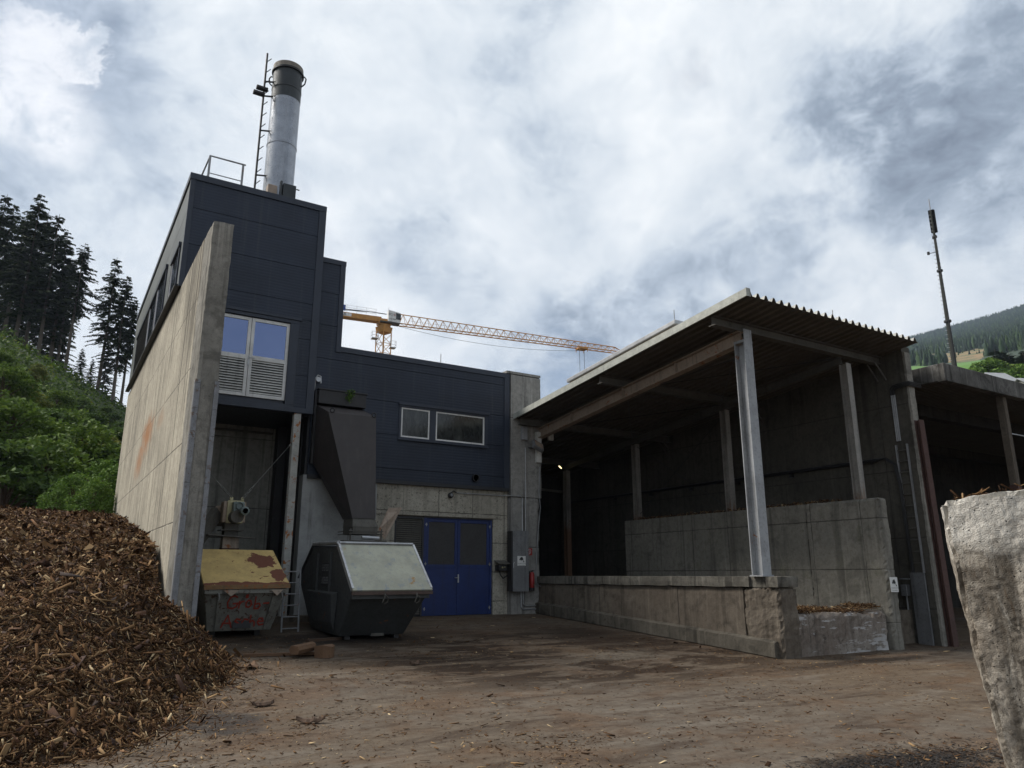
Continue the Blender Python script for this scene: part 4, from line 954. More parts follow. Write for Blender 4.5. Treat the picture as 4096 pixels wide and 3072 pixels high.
f_ = thing('floodlight', (13.1, 19.9, 4.0), 'square grey floodlight tilted down on the concrete pier', 'lamp')
m = MB(); c = Vector((13.16, 19.80, 4.04)); rot = Matrix.Rotation(rad(22), 3, 'Y') @ Matrix.Rotation(rad(-38), 3, 'X')
def rbox(mb, c, rot, sx, sy, sz, off=(0, 0, 0)):
    k = len(mb.v); mb.box(-sx+off[0], sx+off[0], -sy+off[1], sy+off[1], -sz+off[2], sz+off[2])
    for i in range(k, len(mb.v)): mb.v[i] = tuple(c+rot @ Vector(mb.v[i]))
rbox(m, c, rot, .20, .07, .17); part('lamp_body', m, 'cabinet_grey', f_, bevel=.02)
m = MB(); rbox(m, c, rot, .16, .004, .12, (0, -.075, .0)); part('lens', m, 'steel_beige', f_)
m = MB(); m.tube([c, c+Vector((-.1, .15, -.05)), (13.0, 20.12, 4.02)], .02, 6); part('bracket', m, 'black_metal', f_)
# ------------------------------------------------------------------ canopy of the open shed
def rz(y): return 4.93+(20.06-y)*.1085           # roof underside
EX = 12.45; RX1 = 19.3; YN = 10.38; YR = 27.2
CN = thing('canopy', (15.8, 18, -1.6), 'open shed canopy with ribbed sloping roof on steel columns', 'canopy')
m = MB(); per = .264; n = int((RX1-EX)/per); d = .105
def ribs(top):
    pts = []
    for i in range(n+1):
        x = EX+i*per
        pts += [(x, 0), (x+.05, 0), (x+.10, d), (x+.15, d), (x+.20, 0)] if i < n else [(x, 0)]
    return pts
pr = ribs(0); ysec = np.linspace(YN, YR, 9)
vs = []; fs = []
for y in ysec:
    for x, h in pr: vs.append((x, y, rz(y)+h))
    for x, h in pr: vs.append((x, y, rz(y)+h+.008))
k = len(pr)
for j in range(len(ysec)-1):
    a = j*2*k; b = (j+1)*2*k
    for i in range(k-1):
        fs.append((a+i, b+i, b+i+1, a+i+1)); fs.append((a+k+i, a+k+i+1, b+k+i+1, b+k+i))
for i in range(k-1): fs.append((i, i+1, k+i+1, k+i))
m.add(vs, fs)
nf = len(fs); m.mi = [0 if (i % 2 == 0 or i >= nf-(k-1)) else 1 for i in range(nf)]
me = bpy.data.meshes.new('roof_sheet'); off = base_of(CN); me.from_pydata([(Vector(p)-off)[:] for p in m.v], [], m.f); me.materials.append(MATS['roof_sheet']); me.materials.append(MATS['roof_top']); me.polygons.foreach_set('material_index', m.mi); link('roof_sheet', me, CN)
m = MB(); m.hexa([(EX-.04, YN-.03, rz(YN)-.03), (EX, YN-.03, rz(YN)-.03), (EX, 20.12, rz(20.12)-.03), (EX-.04, 20.12, rz(20.12)-.03)], [(EX-.04, YN-.03, rz(YN)+.15), (EX, YN-.03, rz(YN)+.15), (EX, 20.12, rz(20.12)+.15), (EX-.04, 20.12, rz(20.12)+.15)])
m.box(EX-.04, EX+.10, YN-.04, YN-.03, rz(YN)-.03, rz(YN)+.16)
part('eave_flashing', m, 'eave_metal', CN)
PY = (11.5, 15.72, 19.9, 24.1)
for y in PY:
    m = MB(); zc = rz(y)-.135; m.ibeam((EX+.08, y, zc), (19.02, y, zc), .23, .20, .02, .012); part('purlin', m, 'steel_dirty', CN)
    if y < 20:
        m = MB()
        for dy in (-.12, .12): m.bar((18.62, y+dy, zc-.12), (19.04, y+dy, zc-.55), .02, .06)
        part('knee_brace', m, 'steel_dirty', CN)
mbz0, mbz1 = 4.46, 5.37
m = MB(); m.ibeam((13.42, 20.12, rz(20.12)-.42), (13.42, 11.42, rz(11.42)-.42), .33, .22, .024, .016)
for y in (18.2, 15.72, 13.6): m.box(13.32, 13.52, y-.01, y+.01, rz(y)-.56, rz(y)-.28)
part('main_beam', m, 'steel_beige', CN)
m = MB(); m.ibeam((17.3, 24.1, rz(24.1)-.36), (17.3, 11.5, rz(11.5)-.36), .22, .16, .018, .012); part('inner_beam', m, 'steel_dirty', CN)
m = MB(); m.ibeam((13.42, 11.40, -.02), (13.42, 11.40, 5.30), .30, .28, .022, .016, up=(0, 1, 0)); m.box(13.24, 13.60, 11.22, 11.58, -.03, .0); m.box(13.27, 13.57, 11.25, 11.55, 5.28, 5.34); m.box(13.29, 13.55, 11.245, 11.26, 5.05, 5.6)
part('column', m, 'steel_grey', CN, label='tall front corner column in grey painted steel')
for i, y in enumerate((11.45, 15.68, 19.88, 24.05)):
    m = MB(); zb_ = 1.80 if i < 3 else -1.4
    m.ibeam((17.35, y, zb_), (17.35, y, rz(y)-.47), .22, .20, .018, .012, up=(0, 1, 0)); m.box(17.22, 17.48, y-.14, y+.14, zb_, zb_+.02)
    part('column', m, 'column_inner', CN)
m = MB(); m.box(13.26, 13.44, 20.0, 20.14, 3.55, 4.55); part('wall_bracket', m, 'white_paint', CN); m = MB(); m.box(12.70, 12.9, 20.0, 20.12, 4.25, 4.68); part('wall_bracket', m, 'steel_grey', CN)
def rod(a, b, r=.010):
    m = MB(); m.tube([a, b], r, 6); part('tie_rod', m, 'black_metal', CN)
for (ya, yb) in ((11.5, 15.72), (15.72, 19.9)):
    rod((13.5, ya, rz(ya)-.30), (17.25, yb, rz(yb)-.30)); rod((13.5, yb, rz(yb)-.30), (17.25, ya, rz(ya)-.30))
rod((17.36, 15.6, 4.9), (17.36, 19.9, 1.95)); rod((17.36, 19.9, 4.45), (17.36, 15.8, 1.95)); rod((13.44, 11.5, 5.0), (13.5, 15.5, 4.95), .008)
# small white box hung under the beam
m = MB(); m.box(13.72, 13.92, 19.98, 20.06, 4.32, 4.58); bx_ = solo('junction_box', m, 'white_paint', 'small cream square box beside the floodlight under the canopy beam', 'box', bevel=.01)
# raised roof light with a lightning rod
G_ = thing('roof_light', (14.6, 16, 5.3), 'long pale raised roof light on top of the canopy', 'roof light')
def rl(x0, x1, y0, y1, h0, h1): return [(x0, y0, rz(y0)+h0), (x1, y0, rz(y0)+h0), (x1, y1, rz(y1)+h0), (x0, y1, rz(y1)+h0)], [(x0, y0, rz(y0)+h1), (x1, y0, rz(y0)+h1), (x1, y1, rz(y1)+h1), (x0, y1, rz(y1)+h1)]
m = MB(); m.hexa(*rl(13.55, 15.8, 13.75, 18.5, .10, .84)); part('upstand', m, 'steel_beige', G_)
m = MB(); m.hexa(*rl(13.48, 15.9, 13.65, 18.6, .84, .97)); part('cover', m, 'galvanised', G_, bevel=.02)
m = MB(); m.tube([(13.52, 13.7, rz(13.7)+.97), (13.52, 13.7, rz(13.7)+1.25)], .012, 6); part('lightning_rod', m, 'steel_grey', G_)
m = MB(); m.tube([(16.2, 10.9, rz(10.9)+.1), (16.2, 10.9, rz(10.9)+.24), (16.25, 10.9, rz(10.9)+.26), (16.27, 10.9, rz(10.9)+.60)], .012, 6); solo('lightning_rod', m, 'steel_grey', 'short bent lightning rod above the ribbed front roof edge', 'lightning rod')
m = MB(); m.tube([(10.0, 20.6, 6.3), (10.0, 20.6, 6.85)], .012, 6); solo('lightning_rod', m, 'steel_grey', 'thin straight lightning rod on the flat navy wing roof', 'lightning rod')

# ------------------------------------------------------------------ loading dock, bunker wall, hall wall
DK = thing('loading_dock', (13.6, 15.5, -1.6), 'long low stained concrete dock wall with a worn ledge', 'dock')
m = MB(); m.rough(13.35, 13.95, 11.9, 20.12, -1.9, -.26, .14, .014, 2.4, 2, edge=.02); m.rough(13.35, 13.95, 10.92, 11.92, -1.9, -.265, .06, .032, 3.6, 2, edge=.06); part('dock_wall', m, 'concrete_dock', DK)
m = MB(); m.rough(13.28, 13.95, 11.66, 20.13, -.26, -.03, .12, .008, 3, 6, edge=.012); m.rough(13.28, 13.95, 10.88, 11.20, -.26, -.03, .08, .008, 3, 7, edge=.015); m.box(13.36, 13.95, 11.2, 11.66, -.26, -.035)
part('ledge', m, 'concrete_ledge', DK)
def foot(p):   # base beam follows the falling ground
    return p
m = MB(); ys = np.linspace(11.05, 20.12, 60); vs = []; fs = []
for i, y in enumerate(ys):
    g = gz(13.3, y); w = .02*noise.noise((0, y*2, 0))
    vs += [(13.36, y, g-.05), (13.22+w*.4, y, g+.02), (13.22+w*.4, y, g+.31+w), (13.36, y, g+.35+w)]
for i in range(len(ys)-1):
    for k in range(4): fs.append((i*4+k, i*4+(k+1) % 4, (i+1)*4+(k+1) % 4, (i+1)*4+k))
fs += [(3, 2, 1, 0), tuple((len(ys)-1)*4+k for k in range(4))]
m.add(vs, fs); part('base_beam', m, 'concrete_base_beam', DK)
def low(p):
    if p.z < -.95 or p.x < 13.9: return p
    return p-Vector((0, 0, .10*max(0, noise.noise((p.x*1.3, 0, 0))+.2)))
LW = thing('low_wall', (15.5, 11.2, -1.7), 'low broken whitewashed concrete wall with chips on top', 'wall')
m = MB(); m.rough(13.6, 17.15, 10.98, 11.4, -1.9, -.80, .09, .03, 2.6, 11, fn=low, edge=.05); part('wall_body', m, 'concrete_whitewashed', LW)
BW = thing('bunker_wall', (17.35, 15, -1.7), 'grey inner bunker wall with formwork lines, its front edge broken', 'wall')
m = MB(); m.rough(17.17, 17.55, 10.86, 13.0, -1.9, 1.84, .065, .016, 3.4, 3, edge=.055); m.box(17.185, 17.53, 12.98, 20.4, -1.9, 1.83); part('wall_body', m, 'concrete_bunker', BW)
HW = thing('hall_wall', (19.25, 18, -1.7), 'high concrete side wall of the shed, its end lined with pipes and a cable ladder', 'wall')
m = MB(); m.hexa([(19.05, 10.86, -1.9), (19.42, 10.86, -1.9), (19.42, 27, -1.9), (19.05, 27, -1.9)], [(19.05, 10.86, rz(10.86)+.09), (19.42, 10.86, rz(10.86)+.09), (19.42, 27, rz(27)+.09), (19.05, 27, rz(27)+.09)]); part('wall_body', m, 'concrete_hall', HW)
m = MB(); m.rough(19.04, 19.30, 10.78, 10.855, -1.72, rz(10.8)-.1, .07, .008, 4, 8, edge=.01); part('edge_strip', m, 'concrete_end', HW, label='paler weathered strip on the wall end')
m = MB(); m.hexa([(12.6, 26.9, -1.9), (19.4, 26.9, -1.9), (19.4, 27.2, -1.9), (12.6, 27.2, -1.9)], [(12.6, 26.9, rz(27)+.1), (19.4, 26.9, rz(27)+.1), (19.4, 27.2, rz(27)+.1), (12.6, 27.2, rz(27)+.1)]); m.hexa([(13.40, 21.6, -1.9), (13.7, 21.6, -1.9), (13.7, 26.9, -1.9), (13.4, 26.9, -1.9)], [(13.40, 21.6, rz(21.6)+.1), (13.7, 21.6, rz(21.6)+.1), (13.7, 26.9, rz(26.9)+.1), (13.4, 26.9, rz(26.9)+.1)]); part('rear_wall', m, 'concrete_shaded', HW)
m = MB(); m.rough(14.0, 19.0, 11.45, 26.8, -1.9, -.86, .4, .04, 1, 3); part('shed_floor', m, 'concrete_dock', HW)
# pipes, tray and plates on that wall
P_ = thing('cable_ladder', (18.98, 11.3, -1.5), 'galvanised cable ladder and black cables climbing the shed wall end', 'cable tray')
for y in (11.32, 11.02):
    m = MB(); m.box(18.97, 19.03, y-.015, y+.015, .05, 3.35); part('rail', m, 'galvanised', P_)
for i in range(11):
    z = .30+i*.29; m = MB(); m.box(18.985, 19.01, 11.035, 11.305, z-.012, z+.012); part('rung', m, 'steel_dirty', P_)
m = MB()
for dy in (0, .035, .07): m.tube([(18.96, 11.30-dy*.6, .0), (18.95, 11.34-dy*.6, 2.3), (18.94, 11.42-dy, 2.85), (18.96, 11.70-dy, 3.05), (18.97, 12.1, 3.04-dy)], .022, 6)
part('cables', m, 'cable_black', P_)
p2 = thing('wall_pipe', (18.99, 15, 2.5), 'long black pipe running along the shed wall behind the columns', 'pipe')
m = MB(); m.tube([(18.97, 11.9, 3.02), (18.97, 26, 3.02)], .05, 8); part('pipe', m, 'black_metal', p2, smooth=True)
for y in np.arange(12.6, 25, 2.1):
    m = MB(); m.box(18.9, 19.05, y-.03, y+.03, 2.93, 2.97); m.box(18.94, 19.05, y-.05, y+.05, 2.85, 2.93); part('clip', m, 'black_metal', p2)
p3 = thing('conduit_bundle', (18.98, 11.2, 3.5), 'bundle of grey conduits bending over the shed wall end', 'conduits')
for k in range(3):
    m = MB(); y = 11.17+k*.045; m.tube([(18.98, y, 3.45), (18.98, y, 4.72)], .018, 6); part('conduit', m, 'galvanised', p3)
    m = MB(); z = 4.80+.045*k; m.tube([(18.97, y, 4.70), (18.965, y-.0, z), (18.96, y-.06-.02*k, z+.07), (18.97, 10.90, z+.09), (19.0, 10.74, z+.09), (19.5, 10.72, z+.07)], .022, 6); part('hose', m, 'cable_black', p3)
m = MB(); m.box(18.93, 18.965, 10.98, 11.36, -1.68, .06); m.box(18.91, 18.93, 10.98, 11.0, -1.68, .06); solo('cover_plate', m, 'cabinet_grey', 'grey sheet cover plate over the foot of the cable ladder', 'cover plate')
jb = thing('junction_box', (18.9, 11.5, -.6), 'small grey electrical box on the shed wall beside the cover plate', 'box')
m = MB(); m.box(18.88, 19.04, 11.46, 11.62, -.52, -.24); part('box_body', m, 'cabinet_grey', jb, bevel=.01); m = MB(); m.tube([(18.97, 11.54, -.52), (18.97, 11.54, -1.3), (18.97, 11.5, -1.65)], .02, 6); m.tube([(18.97, 11.66, -.1), (18.97, 11.40, -.1)], .02, 6); part('conduit', m, 'galvanised', jb)
m = MB(); m.ibeam((19.30, 10.70, -1.78), (19.18, 10.72, 3.95), .14, .22, .02, .016, up=(0, 1, 0)); solo('gate_rail', m, 'rust_red', 'rust red vertical steel guide rail at the shed wall end', 'rail')
m = MB(); m.tube([(19.82, 10.95, -1.72), (19.80, 10.95, -.30)], .018, 6); solo('marker_pole', m, 'yellow_pole', 'thin yellow pole standing beside the rust red rail', 'pole')
# lit tube lamp deep in the shed
tl = thing('tube_lamp', (16.7, 23.9, 4.1), 'lit fluorescent tube lamp deep in the dark shed', 'lamp')
m = MB(); m.bar((16.55, 23.5, 4.16), (17.0, 23.9, 4.12), .09, .05); part('lamp_housing', m, 'steel_dirty', tl)
m = MB(); m.tube([(16.66, 23.58, 4.11), (16.93, 23.82, 4.075)], .013, 8); part('tube', m, 'tube_light', tl)
m = MB(); m.tube([(14.0, 25.0, 3.45), (17.6, 24.3, 3.2)], .05, 8); solo('wall_pipe', m, 'steel_dirty', 'pale horizontal pipe deep in the shed below the lit lamp', 'pipe')

# ------------------------------------------------------------------ neighbouring shed on the right
S2 = thing('storage_shed', (24, 14, -1.7), 'dark open storage shed with a stained flat roof fascia on the right', 'building')
fx, fy2, z0, z1 = 19.8, 10.2, 5.03, 5.50
m = MB(); m.box(fx, 54, fy2, fy2+.14, z0, z1); m.box(fx, fx+.14, fy2+.14, 24, z0, z1); part('fascia', m, 'concrete_fascia', S2, bevel=.012)
m = MB(); m.box(fx-.02, 54.02, fy2-.015, fy2+.2, z0-.025, z0); part('fascia_edge', m, 'concrete_fascia', S2)
m = MB(); m.box(fx+.14, 54, fy2+.14, 24, z1-.12, z1-.02); part('roof', m, 'roof_sheet', S2)
m = MB(); q = fx+.2
while q < 53.6: m.box(q, q+.09, fy2+.2, 23.9, z0+.02, z0+.10); q += .19
part('ceiling_ribs', m, 'roof_sheet', S2)
m = MB(); m.box(fx+.14, 54, 12.3, 12.6, 4.70, z0+.02); m.box(fx+.14, 54, 16.3, 16.6, 4.70, z0+.02); part('ceiling_beam', m, 'concrete_shaded', S2)
m = MB(); m.box(19.44, 54, 17.6, 17.9, -1.8, 3.6); part('back_wall', m, 'concrete_shaded', S2)
m = MB(); m.box(19.44, 54, 17.62, 17.88, 3.6, z0); m.box(53.7, 54, 10.4, 17.6, -1.8, z0); part('shaded_wall', m, 'concrete_shaded', S2)  # interior shade carried by the near-black wall colour
for x in (23.12, 30.0, 37, 45):
    m = MB(); m.box(x-.095, x+.095, 10.35, 10.55, 2.45, z0); c_ = part('column', m, 'concrete_dock', S2, bevel=.01)
    m = MB(); m.box(x-.11, x+.11, 10.335, 10.565, -1.75, 2.45); part('column_jacket', m, 'rust_red', c_)
m = MB(); m.box(40, 46, 16.9, 17.0, -1.75, 3.4); part('rusty_panel', m, 'rust_red', S2)
m = MB(); m.box(23.25, 53, 10.45, 10.48, 3.95, 3.98); part('cross_bar', m, 'steel_grey', S2)

# ------------------------------------------------------------------ big broken concrete block in the foreground
Rv = Vector((math.cos(YAW), -math.sin(YAW), 0)); Fv = Vector((math.sin(YAW), math.cos(YAW), 0))
BU = (Rv*.87-Fv*.50).normalized(); BV = (Rv*.50+Fv*.87).normalized()     # the block stands turned by thirty degrees
def blockmap(p):           # p: x across, y depth, z up
    t = max(0, .31-p.z)
    lean = .05*t+.05*t*t
    return Rv*1.832+Fv*3.2+BU*(p.x+lean*(1-p.x/1.6))+BV*p.y+Vector((0, 0, p.z+p.x*.10*max(0, min(1, (p.z+.3)/.6))))
m = MB(); m.rough(0, 1.5, 0, .62, -1.75, .31, .018, .017, 4.2, 21, fn=blockmap, edge=.045)
BK = solo('concrete_block', m, 'concrete_block', 'large rough broken concrete block in the right foreground', 'concrete block')
def chips_on(name, C, sizes, r, mats, label, cat, kind=None, nrm=None, lift=.5, bias=None):
    V, F = slivers(C, sizes, r, nrm); off = C.mean(0)
    return tag(link(name, mesh_np(name, V-off, F, mats), None, tuple(off)), label, cat, kind=kind)
def slivers(C, L, r, nrm=None, tilt=.5, wmin=.12, wmax=.35, tk=1.):
    """bent tapered wood slivers: 8 verts, 6 quads each"""
    n = len(C)
    N = np.tile([0, 0, 1.], (n, 1)) if nrm is None else nrm.copy()
    N = N+r.normal(size=(n, 3))*tilt; N /= np.linalg.norm(N, axis=1)[:, None]
    a = r.normal(size=(n, 3)); a -= N*(a*N).sum(1)[:, None]; a /= np.linalg.norm(a, axis=1)[:, None]; b = np.cross(N, a)
    L = L[:, None]; W = L*r.uniform(wmin, wmax, n)[:, None]*.5; T = np.minimum(W*.5, L*r.uniform(.012, .045, n)[:, None])*tk
    e0 = r.uniform(.3, 1, n)[:, None]; e1 = r.uniform(.15, 1, n)[:, None]; bend = r.normal(size=(n, 1))*.12*L
    P0 = C-a*L/2+N*bend; P1 = C+a*L/2+N*bend
    V = np.stack([P0-b*W*e0-N*T, P0+b*W*e0-N*T, P0+b*W*e0*.8+N*T, P0-b*W*e0*.8+N*T, P1-b*W*e1-N*T, P1+b*W*e1-N*T, P1+b*W*e1*.8+N*T, P1-b*W*e1*.8+N*T], 1).reshape(-1, 3)
    q = np.array([(3, 2, 1, 0), (4, 5, 6, 7), (0, 1, 5, 4), (1, 2, 6, 5), (2, 3, 7, 6), (3, 0, 4, 7)])
    return V, (np.arange(n)[:, None, None]*8+q[None]).reshape(-1, 4)
r = np.random.default_rng(31); C = []
for i in range(420):
    x = r.uniform(.05, 1.4) if i > 90 else r.uniform(.3, .75); y = r.uniform(.03, .55); p = blockmap(Vector((x, y, .31))); C.append((p.x, p.y, p.z+r.uniform(.0, .03)))
chips_on('wood_litter', np.array(C), r.uniform(.012, .06, len(C)), r, ['chips'], 'loose bark and splinters lying on the broken concrete block', None, 'stuff')

# ------------------------------------------------------------------ heap of wood chips
TOE = [(-14, 5.0), (-6, 7.0), (-2, 8.0), (.20, 8.66), (.71, 8.9), (1.05, 9.3), (1.45, 10.25), (1.72, 11.1), (2.1, 11.85), (2.6, 12.6), (2.93, 13.9), (2.98, 15.0), (2.75, 15.5), (2.14, 15.9), (2.14, 40)]
def toe_dist(X, Y):
    """distance inside the toe line (positive inside)"""
    d = np.full(X.shape, 1e9); sgn = np.ones(X.shape)
    for (a, b) in zip(TOE[:-1], TOE[1:]):
        a = np.array(a); b = np.array(b); ab = b-a; t = np.clip(((X-a[0])*ab[0]+(Y-a[1])*ab[1])/(ab@ab), 0, 1)
        dx = X-a[0]-t*ab[0]; dy = Y-a[1]-t*ab[1]; dd = np.hypot(dx, dy); cr = ab[0]*dy-ab[1]*dx
        m_ = dd < d; d = np.where(m_, dd, d); sgn = np.where(m_, np.sign(cr), sgn)
    return d*sgn
def limit(Y): return np.interp(Y, [7, 9, 11, 13, 14.5, 16, 18.25, 22, 28.7, 34, 40], [-1.5, -1.15, -.62, -.22, .02, .22, .64, 1.30, 2.05, 2.40, 2.2])
def fbm(X, Y, f, seed):
    return np.array([noise.fractal((x*f+seed, y*f, seed), 1.0, 2.0, 4) for x, y in zip(X.ravel(), Y.ravel())]).reshape(X.shape)
def heap_z(X, Y, bump=None):
    d = toe_dist(X, Y); g = np.vectorize(gz)(X, Y); lim = limit(Y)-.80*np.exp(-((X-2.2)/.8)**2)*np.clip((18.3-Y)/2.4, 0, 1)*np.clip((Y-13)/2, 0, 1)
    wall = np.where(X < 2.16, np.clip((Y-15.0)/.9, 0, 1), (Y > 15.9)*1.)
    side = g+np.maximum(d, -.3)*np.where(d > 0, .62+.36*np.clip((Y-11)/2.5, 0, 1), .5)
    side = side+wall*6
    k = .12; h = -k*np.log(np.exp(-np.clip(side, -9, 9)/k)+np.exp(-np.clip(lim, -9, 9)/k))
    h -= .16*np.exp(-((X-2.2)/1.0)**2)*np.clip((Y-17)/4, 0, 1)
    h -= .10*np.exp(-((X+.2)/1.2)**2)*np.clip((Y-14)/6, 0, 1)
    if bump is not None: h += bump
    return np.where(d > -.3, h, g-.05)
def build_heap():
    xs = np.concatenate([np.arange(-12, -3, .3), np.arange(-3, 3.2, .09)]); ys = np.concatenate([np.arange(4.5, 20, .1), np.arange(20, 38, .3)])
    X, Y = np.meshgrid(xs, ys); bp = fbm(X, Y, .75, 3)*.13+fbm(X, Y, 2.1, 5)*.07+fbm(X, Y, 6, 8)*.035
    Zh = heap_z(X, Y, bp); dd = toe_dist(X, Y)
    Zh = np.where(dd < -.02, np.minimum(Zh, np.vectorize(gz)(X, Y)-.03), Zh)
    Zh = np.where((X > 2.12) & (Y > 15.6), np.vectorize(gz)(X, Y)-.05, Zh)
    V = np.stack([X, Y, Zh], -1).reshape(-1, 3); n = len(xs)
    F = [(j*n+i, j*n+i+1, (j+1)*n+i+1, (j+1)*n+i) for j in range(len(ys)-1) for i in range(n-1)]
    F = np.array(F); keep = (dd.reshape(-1)[F] > -.35).any(1); F = F[keep]
    # slivers over the whole skin, denser towards the camera
    r = np.random.default_rng(17); N = 480000
    rr = 8*np.exp(r.uniform(0, math.log(34/8), N)); az = r.uniform(-.62, .27, N)
    cx = rr*np.sin(az); cy = rr*np.cos(az); d = toe_dist(cx, cy)
    ok = (d > .03-r.exponential(.10, N)*(1+1.6*(r.random(N) < .25))) & ~((cx > 2.1) & (cy > 15.6)); cx, cy = cx[ok], cy[ok]
    ix = np.clip(np.searchsorted(xs, cx)-1, 0, n-2); iy = np.clip(np.searchsorted(ys, cy)-1, 0, len(ys)-2)
    fx_ = (cx-xs[ix])/(xs[ix+1]-xs[ix]); fy_ = (cy-ys[iy])/(ys[iy+1]-ys[iy])
    z = (Zh[iy, ix]*(1-fx_)+Zh[iy, ix+1]*fx_)*(1-fy_)+(Zh[iy+1, ix]*(1-fx_)+Zh[iy+1, ix+1]*fx_)*fy_
    gx = (Zh[iy, ix+1]-Zh[iy, ix])/(xs[ix+1]-xs[ix]); gy = (Zh[iy+1, ix]-Zh[iy, ix])/(ys[iy+1]-ys[iy])
    NN = np.stack([-gx, -gy, np.ones_like(gx)], 1); NN /= np.linalg.norm(NN, axis=1)[:, None]
    z = np.maximum(z, np.vectorize(gz)(cx, cy)); dist = np.hypot(cx, cy)
    L = np.clip(r.lognormal(math.log(.062), .58, len(cx)), .018, .38)*np.clip(dist/12, .85, 1.12)
    C = np.stack([cx, cy, z+r.uniform(0, .05, len(cx))], 1)
    kind_ = r.random(len(cx)); L = np.where(kind_ < .25, L*.45, L)                # fines
    fr = np.nonzero(dist > 15)[0]; nr = np.nonzero(dist <= 15)[0]
    V2, F2 = slivers(C[nr], L[nr], r, NN[nr], .50, .06, .28)
    Nf = NN[fr]+r.normal(size=(len(fr), 3))*.6; af = r.normal(size=(len(fr), 3)); af -= Nf*((af*Nf).sum(1)/(Nf*Nf).sum(1))[:, None]; af /= np.linalg.norm(af, axis=1)[:, None]; bf = np.cross(Nf, af); bf /= np.linalg.norm(bf, axis=1)[:, None]
    lf = L[fr][:, None]/2; wf = lf*r.uniform(.1, .4, len(fr))[:, None]; Cf = C[fr]
    Vf = np.stack([Cf-af*lf-bf*wf, Cf-af*lf+bf*wf*.6, Cf+af*lf+bf*wf, Cf+af*lf-bf*wf*.7], 1).reshape(-1, 3); F2 = np.concatenate([F2, np.arange(len(Vf)).reshape(-1, 4)+len(V2)]); V2 = np.concatenate([V2, Vf])
    bk = np.nonzero(kind_ > .965)[0]; Vb, Fb = slivers(C[bk]+np.array([0, 0, .02]), L[bk]*1.0, r, NN[bk], .45, .25, .6, .5)     # broad bark flakes
    F2 = np.concatenate([F2, Fb+len(V2)]); nb_ = len(Fb); V2 = np.concatenate([V2, Vb])
    me = mesh_np('wood_chip_heap', np.concatenate([V, V2]), np.concatenate([F, F2+len(V)]), ['mulch', 'chips', 'bark_flakes'], np.concatenate([np.zeros(len(F)), np.ones(len(F2)-nb_), np.full(nb_, 2)]))
    tag(link('wood_chip_heap', me), 'big sloping heap of brown bark and wood chips against the tall concrete wall', None, kind='stuff')
build_heap()

# loose litter on the yard
def build_litter():
    r = np.random.default_rng(23); N = 300000
    rr = 3.0*np.exp(r.uniform(0, math.log(23/3.0), N)); az = r.uniform(-.15, 1.25, N)
    x = rr*np.sin(az); y = rr*np.cos(az)
    dens = np.array([noise.fractal((a*.55, b*.9, 1.7), 1., 2., 4) for a, b in zip(x, y)])
    td = toe_dist(x, y); near = np.exp(-np.maximum(0, -td)/.8)
    wall = np.exp(-np.maximum(0, 13.2-x)/.5)*(y > 11)+np.exp(-np.abs(y-10.5)/.5)*(x > 12)+np.exp(-np.abs(y-19.7)/.5)*.5
    sw = np.array([noise.fractal((a*.45, b*1.1, 7.7), 1., 2., 4) for a, b in zip(x, y)])
    p = np.clip(.10+.65*np.clip(dens-.05, 0, 1)+.7*near+.45*wall+1.2*np.clip(sw, 0, 1)*np.exp(-((x-9.6)/4.6)**2-((y-13.4)/3.2)**2), 0, 1)
    ok = (r.random(N) < p*.75) & (td < .1) & ((x < 13.2) | (y < 10.85)) & (y < 20.1) & ((x < 5.2) | (x > 5.9) | (y < 15)) & (y > 2.2)
    x, y = x[ok], y[ok]
    C = np.stack([x, y, np.vectorize(gz)(x, y)+.006], 1)
    V, F = slivers(C, np.clip(r.lognormal(math.log(.022), .62, len(x)), .007, .15), r, None, .16, .15, .55)
    tag(link('wood_litter', mesh_np('wood_litter', V, F, ['chips'])), 'scattered chips and bark crumbs on the asphalt yard', None, kind='stuff')
    N = 6500; x = r.normal(6.5, .95, N); y = r.normal(4.40, .28, N); C = np.stack([x, y, np.full(N, -1.695)], 1)
    V, F = slivers(C, r.uniform(.012, .06, N), r, None, .3, .12, .4)
    tag(link('black_litter', mesh_np('black_litter', V, F, ['chips_black'])), 'black charred crumbs spilled on the yard in the right foreground', None, kind='stuff')
    x = r.uniform(13.6, 17.1, 2600); y = r.uniform(11.0, 11.9, 2600); z = -.86+.10*np.exp(-((x-15)/.6)**2)+.14*np.exp(-((x-16.8)/.4)**2)+.05*np.exp(-((x-13.9)/.3)**2)+r.uniform(0, .07, 2600)
    V, F = slivers(np.stack([x, y, z], 1), r.uniform(.04, .16, 2600), r, None, .4, .06, .2)
    tag(link('wood_litter', mesh_np('wood_litter', V, F, ['chips'])), 'brown chips heaped along the top of the low whitewashed wall', None, kind='stuff')
    x = r.uniform(17.2, 17.52, 700); y = r.uniform(12, 20, 700); V, F = slivers(np.stack([x, y, np.full(700, 1.85)+r.uniform(0, .05, 700)], 1), r.uniform(.05, .16, 700), r, None, .5, .12, .4)
    tag(link('wood_litter', mesh_np('wood_litter', V, F, ['chips'])), 'chips lying on top of the inner bunker wall', None, kind='stuff')
build_litter()

